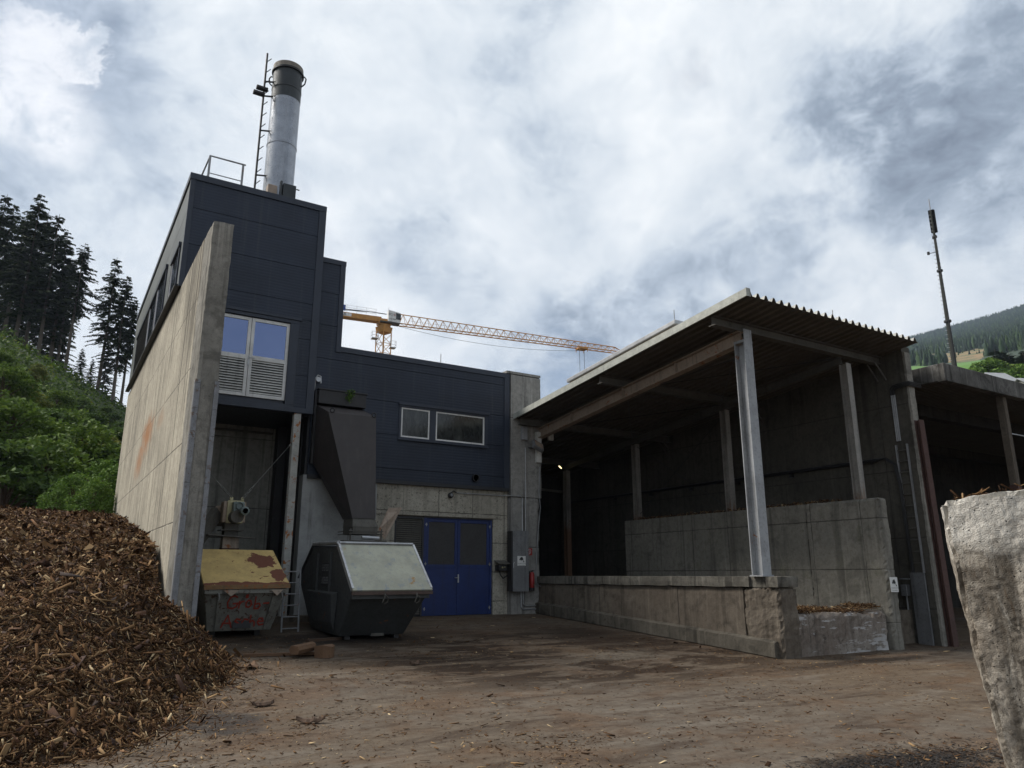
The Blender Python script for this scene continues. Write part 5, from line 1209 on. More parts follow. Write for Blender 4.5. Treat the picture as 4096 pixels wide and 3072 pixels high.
# ------------------------------------------------------------------ single pieces of wood on the yard
def g3(x, y, h=0): return Vector((x, y, gz(x, y)+h))
m = MB(); m.rough(-.75, .75, -.07, .07, 0, .05, .06, .006, 6, 2); a = rad(-14)
m.v = [tuple(g3(4.1, 14.75)+Vector((p[0]*math.cos(a)-p[1]*math.sin(a), p[0]*math.sin(a)+p[1]*math.cos(a), p[2]+.01))) for p in m.v]; solo('plank', m, 'timber', 'long weathered plank lying in front of the yellow lidded skip', 'plank')
m = MB(); m.hexa([(.17*math.cos(t)*(1+.2*math.sin(3*t)), .14*math.sin(t), 0) for t in np.linspace(0, 5.6, 9)], [(.18*math.cos(t)*(1+.2*math.sin(3*t)), .15*math.sin(t)+.02, .21+.02*math.sin(2*t)) for t in np.linspace(0, 5.6, 9)]); m.v = [tuple(g3(4.72, 14.32)+Vector(p)) for p in m.v]; solo('wood_block', m, 'timber', 'squat brown wood block standing on the yard by the plank', 'wood block')
m = MB(); m.hexa([(-.26, .13*math.cos(t), .09+.10*math.sin(t)*(1+.25*math.cos(2*t))) for t in np.linspace(0, 5.5, 8)], [(.22, .02+.11*math.cos(t), .12+.09*math.sin(t)) for t in np.linspace(0, 5.5, 8)]); m.v = [tuple(g3(4.38, 14.52, .05)+Matrix.Rotation(.5, 3, 'Z') @ Vector(p)) for p in m.v]; solo('wood_block', m, 'timber', 'rounder split log piece leaning on the squat wood block', 'wood block')
def bark_piece(x, y, L, w, seed, rot):
    m = MB(); n = 9; vs = []; fs = []
    for i in range(n):
        t = i/(n-1)-.5; ww = w*(1-(2*t)**2*.7)*(1+.4*noise.noise((seed, i*.8, 0))); c = .10*L*(abs(2*t)**2)+.03*noise.noise((i*.7, seed, 2))
        for (u, h) in ((-1, .0), (-.4, .03), (.4, .03), (1, .0)):
            for th in (0, .014): vs.append(Vector((t*L, u*ww+.05*noise.noise((seed, t*4, 1)), c+h+th+.01)))
    for i in range(n-1):
        o = i*8; q = o+8
        for k in range(3):
            a0, a1, b0, b1 = o+2*k, o+2*k+1, o+2*k+2, o+2*k+3
            fs += [(a1, b1, b1+8, a1+8), (b0, a0, a0+8, b0+8)]
        fs += [(o, o+1, o+9, o+8), (o+7, o+6, o+14, o+15)]
    fs += [(0, 2, 3, 1), (2, 4, 5, 3), (4, 6, 7, 5)]; e = (n-1)*8; fs += [(e+1, e+3, e+2, e), (e+3, e+5, e+4, e+2), (e+5, e+7, e+6, e+4)]
    M = Matrix.Rotation(rot, 3, 'Z'); m.add([g3(x, y)+M @ v for v in vs], fs); return m
for (x, y, L, w, s_, rt, lab) in ((2.95, 9.35, .34, .05, 3, -.5, 'curled dark bark piece on the open yard in front of the chip heap'), (5.95, 13.0, .26, .05, 5, .4, 'small dark bark piece on the yard below the grey container'),
                                   (2.75, 10.8, .30, .06, 9, .2, 'flat bark flake lying at the foot of the chip heap'), (3.25, 13.7, .42, .10, 12, 1.2, 'broad orange brown bark slab at the upper edge of the chip heap')):
    solo('bark_piece', bark_piece(x, y, L, w, s_, rt), 'timber' if s_ == 12 else 'bark', lab, 'bark', 'loose bark pieces on the yard')
m = MB(); m.rough(0, .9, 0, .12, 0, .06, .06, .01, 5, 5); m.v = [tuple(g3(5.0, 16.3)+Matrix.Rotation(.25, 3, 'Z') @ Vector(p)) for p in m.v]; solo('wood_beam', m, 'bark', 'dark flat timber lying beside the foot of the grey container', 'timber')

# ------------------------------------------------------------------ tower crane far behind
ux = Vector((.9875, -.157, 0)); un = Vector((-.157, -.9875, 0)); M0 = Vector((40.63, 104.15, 0)); zb = 38.2
def cr(u, s, z): return M0+ux*u-un*s+Vector((0, 0, z))      # s>0 is away from the viewer
CRN = thing('tower_crane', (40.63, 104.15, -1.2), 'yellow tower crane with a long horizontal lattice jib behind the buildings', 'crane')
m = MB(); hw = .82; ra = rad(22); cs = [Vector((hw*math.cos(ra+q*math.pi/2+math.pi/4)*1.414, hw*math.sin(ra+q*math.pi/2+math.pi/4)*1.414, 0)) for q in range(4)]
for c in cs: m.tube([M0+c+Vector((0, 0, -1.2)), M0+c+Vector((0, 0, 36.6))], .085, 6)
for i in range(23):
    z = -.5+i*1.6
    for q in range(4):
        a, b = cs[q], cs[(q+1) % 4]
        m.tube([M0+a+Vector((0, 0, z)), M0+b+Vector((0, 0, z+1.6))], .045, 5); m.tube([M0+a+Vector((0, 0, z)), M0+b+Vector((0, 0, z))], .045, 5)
part('mast', m, 'crane_yellow', CRN)
m = MB()
m.hexa([M0+c*1.02+Vector((0, 0, 36.5)) for c in cs], [M0+c*1.15+Vector((0, 0, 37.4)) for c in cs]); m.lathe(M0, [(1.0, 37.4), (1.0, 37.75)], 20); m.hexa([cr(-1.0, -.8, 37.75), cr(1.0, -.8, 37.75), cr(1.0, .8, 37.75), cr(-1.0, .8, 37.75)], [cr(-1.2, -.8, 38.6), cr(1.2, -.8, 38.6), cr(1.2, .8, 38.6), cr(-1.2, .8, 38.6)])
part('slewing_ring', m, 'crane_yellow', CRN)
for z, u0, u1 in ((35.4, -1.9, -.9), (34.2, 1.0, 1.9)):
    m = MB()
    m.hexa([cr(u0, -.5, z), cr(u1, -.5, z), cr(u1, .6, z), cr(u0, .6, z)], [cr(u0, -.5, z+.08), cr(u1, -.5, z+.08), cr(u1, .6, z+.08), cr(u0, .6, z+.08)])
    for u in (u0, u1):
        for h in (.5, 1.0): m.tube([cr(u, -.5, z+h), cr(u, .6, z+h)], .03, 5)
        m.tube([cr(u, -.5, z), cr(u, -.5, z+1.05)], .03, 5)
    for h in (.5, 1.05): m.tube([cr(u0, -.5, z+h), cr(u1, -.5, z+h)], .03, 5)
    part('platform', m, 'galvanised', CRN)
m = MB(); m.hexa([cr(.35, -1.3, 38.15), cr(2.25, -1.3, 38.0), cr(2.25, -.5, 38.0), cr(.35, -.5, 38.15)], [cr(.30, -1.3, 39.95), cr(2.25, -1.3, 39.65), cr(2.25, -.5, 39.65), cr(.30, -.5, 39.95)])
cb = part('cab', m, 'crane_panel', CRN)
m = MB(); m.hexa([cr(1.55, -1.34, 38.55), cr(2.3, -1.34, 38.5), cr(2.3, -1.30, 38.5), cr(1.55, -1.30, 38.55)], [cr(1.5, -1.34, 39.62), cr(2.3, -1.34, 39.45), cr(2.3, -1.30, 39.45), cr(1.5, -1.30, 39.62)]); part('cab_window', m, 'dark_glass', cb)
m = MB(); text(m, 'EC-', cr(.72, -1.30, 39.25), .52, ux, (0, 0, 1), .02); part('lettering', m, 'lettering_black', cb); m = MB(); text(m, 'LIEBHERR', cr(.95, -1.30, 38.5), .27, ux, (0, 0, 1), .02); part('lettering', m, 'lettering_black', cb)
m = MB(); text(m, 'B', cr(1.30, -1.30, 39.22), .52, ux, (0, 0, 1), .02); part('lettering', m, 'red_paint', cb)
m = MB(); m.hexa([cr(-.9, -1.3, 37.9), cr(2.2, -1.3, 37.85), cr(2.2, 0, 37.85), cr(-.9, 0, 37.9)], [cr(-.9, -1.3, 38.1), cr(2.2, -1.3, 38.0), cr(2.2, 0, 38.0), cr(-.9, 0, 38.1)]); part('cab_floor', m, 'steel_dirty', CRN)
m = MB(); m.tube([cr(.35, -1.2, 39.9), cr(.35, -1.2, 40.35)], .025, 5); part('aerial', m, 'black_metal', CRN)
m = MB(); U1 = 43.0
def top(u): return zb+1.75-.85*(u-2.3)/(U1-2.3)
for s_ in (-.62, .62): m.tube([cr(1.0, s_, zb), cr(U1, s_, zb)], .085, 6)
m.tube([cr(.8, 0, top(2.3)), cr(U1-1.6, 0, top(U1-1.6)), cr(U1, 0, zb+.25)], .075, 6)
u = 2.3; st = 1.32; i = 0
while u < U1-1.5:
    for s_ in (-.62, .62):
        m.tube([cr(u, s_, zb), cr(u+st/2, 0, top(u+st/2))], .038, 5); m.tube([cr(u+st/2, 0, top(u+st/2)), cr(u+st, s_, zb)], .038, 5)
    m.tube([cr(u, -.62, zb), cr(u+st, .62, zb)], .035, 5); m.tube([cr(u, -.62, zb), cr(u, .62, zb)], .035, 5); u += st; i += 1
part('jib', m, 'crane_yellow', CRN)
m = MB()
for u in np.linspace(4, 40, 10): m.tube([cr(u, .2, zb+.9), cr(min(u+4, 42), .2, zb+.9-.08)], .02, 4)
part('cable_run', m, 'steel_grey', CRN)
m = MB(); m.hexa([cr(-13, -.65, zb+.02), cr(-.6, -.65, zb-.1), cr(-.6, .65, zb-.1), cr(-13, .65, zb+.02)], [cr(-13, -.65, zb+.75), cr(-.6, -.65, zb+.68), cr(-.6, .65, zb+.68), cr(-13, .65, zb+.75)]); cj = part('counter_jib', m, 'crane_yellow', CRN)
m = MB()
for h in (.35, .8, 1.2):
    m.tube([cr(-12, -.7, zb+.75+h), cr(-1.5, -.7, zb+.68+h*.9)], .022, 5)
for u in np.arange(-12, -1, 1.5): m.tube([cr(u, -.7, zb+.7), cr(u, -.7, zb+1.9)], .022, 5)
part('guard_rail', m, 'galvanised', cj)
m = MB(); m.tube([cr(-12, 0, zb+.9), cr(-2, 0, zb+1.5), cr(.3, 0, zb+1.45)], .06, 6); m.tube([cr(-12, .3, zb+1.4), cr(-2, .3, zb+1.6), cr(.3, .2, zb+1.5)], .06, 6); part('tie_bar', m, 'black_metal', cj)
m = MB(); m.hexa([cr(-12.6, -.70, zb+.9), cr(-6.2, -.70, zb+.9), cr(-6.2, -.62, zb+.9), cr(-12.6, -.62, zb+.9)], [cr(-12.6, -.70, zb+1.85), cr(-6.2, -.70, zb+1.80), cr(-6.2, -.62, zb+1.80), cr(-12.6, -.62, zb+1.85)]); sg = part('sign', m, 'crane_blue', cj)
m = MB(); text(m, 'ER', cr(-7.05, -.70, zb+1.38), .85, ux, (0, 0, 1), .03); part('lettering', m, 'lettering_white', sg)
m = MB(); m.hexa([cr(-9.5, -.68, zb+.10), cr(-5.25, -.68, zb+.10), cr(-5.25, -.655, zb+.10), cr(-9.5, -.655, zb+.10)], [cr(-9.5, -.68, zb+.60), cr(-5.25, -.68, zb+.60), cr(-5.25, -.655, zb+.60), cr(-9.5, -.655, zb+.60)]); sg = part('name_panel', m, 'crane_panel', cj)
m = MB(); text(m, 'LIEBHERR', cr(-7.35, -.68, zb+.35), .62, ux, (0, 0, 1), .02); part('lettering', m, 'lettering_black', sg)
m = MB(); m.hexa([cr(33.9, -.75, zb-.30), cr(35.6, -.75, zb-.30), cr(35.6, .75, zb-.30), cr(33.9, .75, zb-.30)], [cr(33.9, -.75, zb-.10), cr(35.6, -.75, zb-.10), cr(35.6, .75, zb-.10), cr(33.9, .75, zb-.10)])
for u in (34.0, 35.5): m.tube([cr(u, -.7, zb-.8), cr(u, -.7, zb+.1)], .07, 5); m.tube([cr(u, .7, zb-.7), cr(u, .7, zb+.1)], .07, 5)
part('trolley', m, 'crane_yellow', CRN)
m = MB()
for u in (34.3, 35.2): m.tube([cr(u, 0, zb-.3), cr(u, 0, 12)], .035, 4)
part('hoist_rope', m, 'steel_dirty', CRN)
m = MB(); m.tube([cr(2+(32*t), 0, zb-.25-1.1*4*t*(1-t)-.35*t) for t in np.linspace(0, 1, 14)], .03, 4); part('cable_loop', m, 'steel_dirty', CRN)

# ------------------------------------------------------------------ telecom mast
TM = thing('telecom_mast', (78.9, 39.5, -1.2), 'tall dark tubular telecom mast with antenna panels behind the right shed', 'mast')
tx, ty = 78.9, 39.55
m = MB(); m.lathe((tx, ty, 0), [(.28, -1.2), (.25, 21), (.20, 26.2), (.155, 32.0), (.125, 36.0), (.10, 39.2)], 14); part('shaft', m, 'mast_steel', TM, smooth=True)
for z, rr in ((26.2, .36), (32.0, .30), (36.0, .25)):
    m = MB(); m.lathe((tx, ty, 0), [(rr, z-.1), (rr, z+.1)], 14); part('flange', m, 'black_metal', TM)
m = MB(); m.box(tx+.10, tx+.42, ty-.22, ty+.05, 36.6, 39.3); part('antenna_panel', m, 'mast_black', TM); m = MB(); m.box(tx+.0, tx+.22, ty+.06, ty+.3, 36.6, 39.3); part('antenna_panel', m, 'mast_black', TM)
m = MB(); m.tube([(tx, ty, 39.2), (tx, ty, 40.6)], .05, 6); part('lightning_rod', m, 'steel_grey', TM)
m = MB(); m.tube([(tx, ty, 34.2), (tx-.85*Rv.x, ty-.85*Rv.y, 34.05)], .04, 5); m.lathe((tx-.95*Rv.x, ty-.95*Rv.y, 33.9), [(.14, 0), (.14, .3)], 8); part('side_aerial', m, 'black_metal', TM)
m = MB()
for i in range(44):
    z = 18+i*.48; s_ = 1 if i % 2 else -1; rr = .27-(z-18)*.0075
    m.tube([(tx-Rv.x*(rr+.20), ty-Rv.y*(rr+.2), z), (tx+Rv.x*(rr+.05), ty+Rv.y*(rr+.05), z)], .035, 4)
part('step_pegs', m, 'galvanised', TM)
m = MB(); m.tube([(tx-.3, ty-.25, 12), (tx-.2, ty-.2, 36)], .05, 5); part('feeder_cable', m, 'cable_black', TM)

# ------------------------------------------------------------------ wooded slope on the left
def hz(x, y):
    t = min(y, 114.)-38
    h = .335*t-.56*x if t > 0 else -1.2
    if y > 114: h -= .10*(y-114)
    h += 1.6*noise.noise((x*.08, y*.06, 1))+.7*noise.noise((x*.25, y*.2, 4))
    e = max(0, min(1, (y-36)/14)); return -1.25+(max(-1.25, h)+1.25)*e*e*(3-2*e)
def build_hill():
    xs = np.linspace(-90, 55, 100); ys = np.linspace(35.5, 230, 110)
    V = np.array([(x, y, hz(x, y)) for y in ys for x in xs]); n = len(xs)
    F = np.array([(j*n+i, j*n+i+1, (j+1)*n+i+1, (j+1)*n+i) for j in range(len(ys)-1) for i in range(n-1)])
    tag(link('hillside', mesh_np('hillside', V, F, ['soil_green'], smooth=True)), 'steep green hillside behind the chip heap', None, kind='structure')
    # undergrowth: leaf clumps over the visible slope
    r = np.random.default_rng(5); N = 52000; az = r.uniform(-.40, .16, N); rr = r.uniform(40, 122, N)
    x = rr*np.sin(az); y = rr*np.cos(az); cl = np.array([noise.noise((a*.35, b*.35, 3)) for a, b in zip(x, y)])
    z = np.array([hz(a, b) for a, b in zip(x, y)])+np.abs(r.normal(0, .5, N))*np.clip(cl*1.8+.9, .1, 2.2)
    V, F = leaves(np.stack([x, y, z], 1), .24, r, .35)
    mi = (cl[:] > .12).astype(int)+(r.random(N) < .12)*1; mi = np.clip(mi, 0, 2)
    tag(link('undergrowth', mesh_np('undergrowth', V, F, ['leaf_mid', 'leaf_dark', 'leaf_olive'], mi)), 'dense green undergrowth covering the hillside', None, kind='stuff')
build_hill()

def branchy_tree(name, h, w, seed, mat, nleaf, leafsize, nclump, trunk_h=.35, squash=1., barkm='bark'):
    """broad-leaved tree: tapered trunk, limbs to every leaf clump, ragged crown"""
    r = np.random.default_rng(seed); o = bpy.data.objects.new(name, None); COL.objects.link(o); BASE[o.name] = Vector((0, 0, 0))
    cl = []
    for i in range(nclump):
        a = r.uniform(0, 2*math.pi); t = r.uniform(0, 1)**.8; z = h*(trunk_h+(1-trunk_h)*t)
        rad_ = w/2*math.sin(math.pi*min(1, .18+.80*t))**.7*r.uniform(.35, 1.0); cl.append((rad_*math.cos(a), rad_*math.sin(a)*.9, z))
    cl = np.array(cl)
    m = MB(); m.tube([(0, 0, -.4), (.03*h*r.normal()*.3, 0, h*.3), (.02*h*r.normal(), .02*h*r.normal(), h*.62), (0, 0, h*.9)], h*.022+.03, 7, .02)
    for c in cl[::2]: m.tube([(0, 0, max(.2, c[2]*.55)), Vector(c)*.55+Vector((0, 0, c[2]*.33)), c], .05+h*.004, 5, .012)
    trunk = part('trunk', m, barkm, o)
    sp = w/2*.30; C = cl[r.integers(0, nclump, nleaf)]; q = r.normal(size=(nleaf, 3)); q /= np.linalg.norm(q, axis=1)[:, None]; C = C+q*(sp*r.uniform(.25, 1.0, nleaf)**.5)[:, None]*np.array([1, 1, .62*squash])
    V, F = leaves(C, leafsize, r, .45)
    link('crown', mesh_np('crown', V, F, [mat]), o); return o
def spruce(name, h, seed, bare):
    r = np.random.default_rng(seed); o = bpy.data.objects.new(name, None); COL.objects.link(o); BASE[o.name] = Vector((0, 0, 0))
    m = MB(); m.tube([(0, 0, -.8), (.06, .03, h*.5), (0, 0, h)], h*.0115, 7, .02)
    for i in range(26):
        z = h*r.uniform(.12, bare+.1); a = r.uniform(0, 6.28); l = r.uniform(.3, 1.3); m.tube([(0, 0, z), (l*math.cos(a), l*math.sin(a), z-.15*l)], .025, 4, .008)
    part('trunk', m, 'trunk_grey', o)
    VV = []; FF = []; k = 0; z = h*bare
    def quad(p, d, s, L, W, droop):
        nonlocal k
        up = np.array([0, 0, 1.])
        VV.extend([p-s*W*.25, p+d*L*.55-s*W-up*droop*.4, p+d*L-up*droop, p+d*L*.55+s*W-up*droop*.4]); FF.append((k, k+1, k+2, k+3)); k += 4
    while z < h-.15:
        t = (z/h-bare)/(1-bare); R = h*.155*(1-t)**.72*(.55+.45*min(1, t*5))+.12; nb = int(r.integers(6, 9)) if t < .9 else 4
        for b in range(nb):
            if r.random() < .10: continue
            a = r.uniform(0, 2*math.pi); L = R*r.uniform(.6, 1.2); d = np.array([math.cos(a), math.sin(a), .0]); s = np.array([-math.sin(a), math.cos(a), 0])
            dro = L*r.uniform(.18, .42)*(1.15-t)
            ns = max(4, int(L/.20))
            for j in range(ns):
                u = (j+.4)/ns; c = np.array([0, 0, z])+d*L*u-np.array([0, 0, dro*u*u])
                for sd_ in (-1, 1):
                    dd = d*.75+s*sd_*r.uniform(.4, .95); dd /= np.linalg.norm(dd); l = (.22+.42*(1-u)*min(1, L))*r.uniform(.7, 1.3); s2 = np.array([-dd[1], dd[0], r.normal()*.22])
                    quad(c, dd, s2, l, .09+.05*r.random(), l*r.uniform(.2, .8))
                if j % 2 == 0: quad(c, d, s+np.array([0, 0, r.normal()*.4]), .4, .09, .3)
        z += (.40+.26*(1-t))*r.uniform(.75, 1.2)
    link('crown', mesh_np('crown', np.array(VV), np.array(FF), ['needles']), o); return o
protos = [spruce('spruce_tree', 20., 3, .34), spruce('spruce_tree', 20., 8, .46), spruce('spruce_tree', 20., 14, .26)]
SPR = [  # x, y, base z, height, proto, label
 (-12.1, 123.7, 34.9, 19.8, 0, 'dark spruce cut by the left picture edge'),
 (-11.0, 128.9, 35.5, 19.9, 2, 'spruce standing behind and right of the one at the left picture edge'),
 (-9.1, 125.4, 34.2, 19.5, 1, 'spruce close left of the tallest spruce on the crest'),
 (-7.3, 119.5, 31.5, 22.4, 2, 'tallest dense dark spruce on the hill crest'),
 (-6.1, 122.4, 32.0, 20.6, 0, 'spruce close right of the tallest spruce, its top a little lower'),
 (-4.2, 117.6, 29.5, 21.0, 0, 'second tallest pointed spruce in the middle of the crest row'),
 (-2.8, 119.1, 29.7, 19.1, 2, 'spruce right of the second tallest with drooping tiers'),
 (-1.8, 119.7, 29.3, 15.6, 1, 'thin lower spruce just left of the last spruce before the sky gap'),
 (-.8, 114.4, 27.9, 17.9, 1, 'last slim spruce of the crest row left of the sky gap'),
 (3.3, 113.0, 25.2, 18.8, 0, 'taller spruce standing alone right of the sky gap'),
 (5.2, 110.7, 23.6, 17.2, 2, 'spruce right of the lone taller spruce, near the tower wall'),
 (6.3, 112.4, 23.6, 14.7, 1, 'low spruce half hidden by the tower wall'),
 (-8.2, 131, 34, 15.5, 2, 'shaded spruce in the second row behind the tallest spruce'), (-6.6, 134, 33, 14.5, 0, 'shaded spruce in the second row right of the tallest spruce'),
 (-4.8, 130, 31.5, 14.0, 2, 'shaded spruce filling the gap behind the second tallest spruce'), (-3.2, 133, 31, 13.0, 2, 'shaded spruce deep in the second row behind the drooping tiers'),
 (-9.9, 134, 35, 15.0, 0, 'shaded spruce in the second row near the left picture edge'), (-1.6, 130, 29, 11.0, 2, 'small shaded spruce behind the slim last spruce'),
 (1.1, 121, 25.6, 6.5, 2, 'low young spruce in the sky gap of the crest row'), (4.4, 124, 24, 10.5, 2, 'low spruce behind the lone pair by the tower'), (2.4, 118, 25, 5.0, 2, 'smallest young spruce left of the lone taller spruce')]
for i, (x, y, z, h, k, lab) in enumerate(SPR):
    o = copy_tree(protos[k]); o.location = (x, y, hz(x, y)-.1); hh = z+h-hz(x, y); o.scale = (hh/20*1.18, hh/20*1.18, hh/20); o.rotation_euler = (0, rad(random.uniform(-1.5, 1.5)), i*2.1)
    tag(o, lab, 'spruce', 'spruces on the hill crest')
def drop(o):
    for c in list(o.children): drop(c)
    bpy.data.objects.remove(o)
for p in protos: drop(p)
tp = [branchy_tree('bush', 6, 7.5, 1, 'leaf_mid', 5200, .20, 46, .10), branchy_tree('bush', 6, 7.5, 2, 'leaf_dark', 5200, .20, 46, .10), branchy_tree('bush', 6, 6.5, 4, 'leaf_olive', 4200, .20, 36, .12), branchy_tree('bush', 6, 7, 6, 'leaf_bright', 4600, .16, 46, .05)]
BSH = [ # x, y, size, proto, label
 (1.7, 45, .80, 0, 'rounded mid green bush low on the slope, right beside the wall'), (-1.9, 43, .85, 1, 'dark green bush at the foot of the slope, left picture edge'),
 (-.5, 46, .72, 0, 'mid green bush just above the dark bush at the slope foot'), (.45, 42, .55, 2, 'olive bush with a forked dark stem in front of the bright shrubs'),
 (3.4, 54, .85, 1, 'broad dark bush half hidden behind the concrete wall'), (1.0, 53, .80, 0, 'wide mid green bush in the middle of the slope'),
 (-2.6, 52, .82, 0, 'wide mid green bush at the left edge above the dark foot bush'), (-1.0, 58, .72, 1, 'dark bush in the middle of the slope left of centre'),
 (-4.0, 62, .65, 0, 'mid green bush by the left edge halfway up the slope'), (2.4, 62, .72, 2, 'olive bush halfway up near the wall'), (.4, 66, .62, 0, 'mid green bush halfway up the open slope'),
 (4.6, 67, .75, 1, 'dark bush below the lone spruce pair'), (-2.6, 70, .55, 2, 'olive bush on the upper slope near the left edge'), (2.2, 76, .55, 1, 'dark bush below the sky gap'),
 (-5.6, 78, .48, 0, 'small mid green bush high up by the left edge'), (-.8, 80, .48, 0, 'small mid green bush on the upper slope'), (5.2, 80, .62, 1, 'small dark bush below the spruces beside the tower'),
 (-3.2, 90, .38, 2, 'little olive bush just under the crest trunks'), (1.4, 92, .42, 1, 'little dark bush below the crest row'), (4.2, 96, .45, 1, 'little dark bush at the sky gap on the crest')]
for i, (x, y, s, k, lab) in enumerate(BSH):
    o = copy_tree(tp[k]); o.location = (x, y, hz(x, y)-.2); o.scale = (s, s, s*(.85+.1*(i % 3))); o.rotation_euler = (0, 0, i*1.7); tag(o, lab, 'bush', 'bushes on the hillside')
for i, (x, y, s, lab) in enumerate(((1.35, 33.2, .30, 'bright green weedy shrub against the concrete wall behind the heap'), (.75, 34.6, .34, 'bright green shrub in the middle of the row behind the heap'), (.1, 34.2, .24, 'low yellowish shrub left of the bright shrubs behind the heap'), (1.75, 36.5, .48, 'taller bright shrub at the back beside the wall'))):
    o = copy_tree(tp[3]); o.location = (x, y, 1.6); o.scale = (s, s, s*1.05); o.rotation_euler = (0, 0, i*2.3); tag(o, lab, 'shrub', 'bright shrubs behind the chip heap')
for p in tp: drop(p)
for (a, b, lab) in (((-30, 96, 46), (12, 100, 28), 'lower of the two thin power lines sagging across the spruces'), ((-30, 96.5, 47.2), (12, 100.5, 29.2), 'upper of the two thin power lines sagging across the spruces')):
    m = MB(); m.tube([Vector(a).lerp(Vector(b), t)-Vector((0, 0, 4*.9*t*(1-t))) for t in np.linspace(0, 1, 12)], .03, 4); solo('power_line', m, 'cable_black', lab, 'power line', 'power lines across the spruces')

# ------------------------------------------------------------------ valley side on the right: mountain, clearing, meadow, trees, houses
def azd(px): return math.atan(((px*4096/2212)-2048)/3066)+YAW
def te_ridge(a): return float(np.interp(a, [azd(1500), azd(1950), azd(2080), azd(2212), azd(2500)], [.20, .275, .284, .292, .31]))
def te(a, D):
    lo = .236; hi = te_ridge(a)
    t = max(0., min(1., (D-260)/1740)); return lo*min(1, D/260)+(hi-lo)*t**.62
def mpos(a, D): return D*math.sin(a), D*math.cos(a)
CLEARING = [(1.0585, 0.2611), (1.1034, 0.2566), (1.1259, 0.2576), (1.1489, 0.2599), (1.1574, 0.2651), (1.1686, 0.2653), (1.1628, 0.2557), (1.1532, 0.2518), (1.1441, 0.2483), (1.1243, 0.2458), (1.1106, 0.2457), (1.0573, 0.2506)]
MEADOW = [(0.9739, 0.2558), (1.1017, 0.2436), (1.1091, 0.2454), (1.1299, 0.2455), (1.1365, 0.2366), (1.1187, 0.2), (0.97, 0.2167)]
def inside(P, x, y):
    c = False; n = len(P)
    for k in range(n):
        (x1, y1), (x2, y2) = P[k], P[k-1]
        if (y1 > y) != (y2 > y) and x < (x2-x1)*(y-y1)/(y2-y1)+x1: c = not c
    return c
def zone(a, D):
    t = te(a, D)+.0016*noise.noise((a*60, D*.02, 2)); aa = a+.006*noise.noise((a*80, D*.03, 7))
    if inside(MEADOW, aa, t): return 1
    if inside(CLEARING, aa, t): return 2
    return 0
def build_mountain():
    A = np.linspace(azd(1300), azd(2900), 320); Ds = np.concatenate([np.linspace(140, 260, 6)[:-1], 260*(2000/260)**np.linspace(0, 1, 170), [2150, 2400, 3000]])
    V = []; 
    for D in Ds:
        for a in A:
            x, y = mpos(a, D); z = te(a, min(D, 2000))*min(D, 2000) if D <= 2000 else te(a, 2000)*2000-(D-2000)*.25
            z += 3*noise.noise((x*.01, y*.01, 0)) if D > 260 else 0
            if D < 260: z = -1.2+(te(a, 260)*260+1.2)*((D-140)/120)**1.3
            V.append((x, y, z))
    n = len(A); F = []; mi = []
    for j in range(len(Ds)-1):
        for i in range(n-1):
            F.append((j*n+i, j*n+i+1, (j+1)*n+i+1, (j+1)*n+i)); mi.append({0: 0, 1: 1, 2: 2}[zone((A[i]+A[i+1])/2, (Ds[j]+Ds[j+1])/2)])
    tag(link('mountain', mesh_np('mountain', np.array(V), np.array(F), ['mountain_floor', 'meadow', 'clearing'], mi, smooth=True)), 'wooded mountainside with a green meadow and a brown clearing', None, kind='structure')
    r = np.random.default_rng(9); VV = []; FF = []; k = 0
    for i in range(24000):
        a = r.uniform(azd(1700), azd(2500)); D = 400+1600*r.random()**.95; zo = zone(a, D)
        if zo == 1 or (zo == 2 and r.random() > .04): continue
        x, y = mpos(a, D); z = te(a, D)*D; h = r.uniform(7, 13)*(.5 if zo == 2 else 1)*min(1, .55+D/1800); w = h*r.uniform(.13, .22); rot = r.uniform(0, 6.28); broad = r.random() < .10
        lv = [(0, .8), (.3, 1), (.72, .9), (1., .25)] if broad else [(0.02, .8), (.10, 1.), (.36, .55), (.40, .78), (.70, .32), (.73, .42), (1, .02)]
        if broad: h *= .7; w *= 1.2
        for f, q in lv:
            for s_ in range(6):
                ww = w*q*r.uniform(.75, 1.25); VV.append((x+ww*math.cos(rot+s_*1.047), y+ww*math.sin(rot+s_*1.047), z-1+h*f))
        for l in range(len(lv)-1):
            for s_ in range(6): FF.append((k+l*6+s_, k+l*6+(s_+1) % 6, k+(l+1)*6+(s_+1) % 6, k+(l+1)*6+s_))
        k += 6*len(lv)
    tag(link('forest', mesh_np('forest', np.array(VV), np.array(FF), ['forest'])), 'dark far-off forest covering the mountainside', None, kind='stuff')
build_mountain()
def at(px, py, D):
    S = 4096/2212; v = pixdir(px, py); F2 = Vector((math.sin(YAW), math.cos(YAW), 0)); return v*(D/v.dot(F2))
vt = [branchy_tree('broadleaf_tree', 10, 9, 21, 'leaf_bright', 4200, .30, 60, .22), branchy_tree('broadleaf_tree', 10, 9, 22, 'leaf_mid', 4200, .30, 60, .22)]
sp2 = spruce('spruce_tree', 20., 5, .1)
VT = [((136.3, 62.9), 36.0, 10, 0, 'largest bright green round tree behind the right shed roof'), ((127.7, 62.3), 32.6, 7, 0, 'smaller bright green tree left of the largest one'), ((124, 63.6), 30.6, 5.5, 1, 'low green bush tree at the left end of the row behind the right shed'),
      ((124.1, 55.2), 30.2, 6, 0, 'small light green tree above the pale house roof'), ((130, 55.1), 32.2, 9, 0, 'yellow green tree at the right picture edge behind the shed'), ((140, 64.0), 37.0, 9, 1, 'mid green tree between the largest bright tree and the conifers')]
for i, ((x, y), top_, h, k, lab) in enumerate(VT):
    o = copy_tree(vt[k]); o.location = (x, y, top_-h); s = h/10; o.scale = (s, s, s); o.rotation_euler = (0, 0, i*1.3); tag(o, lab, 'tree', 'trees behind the right shed')
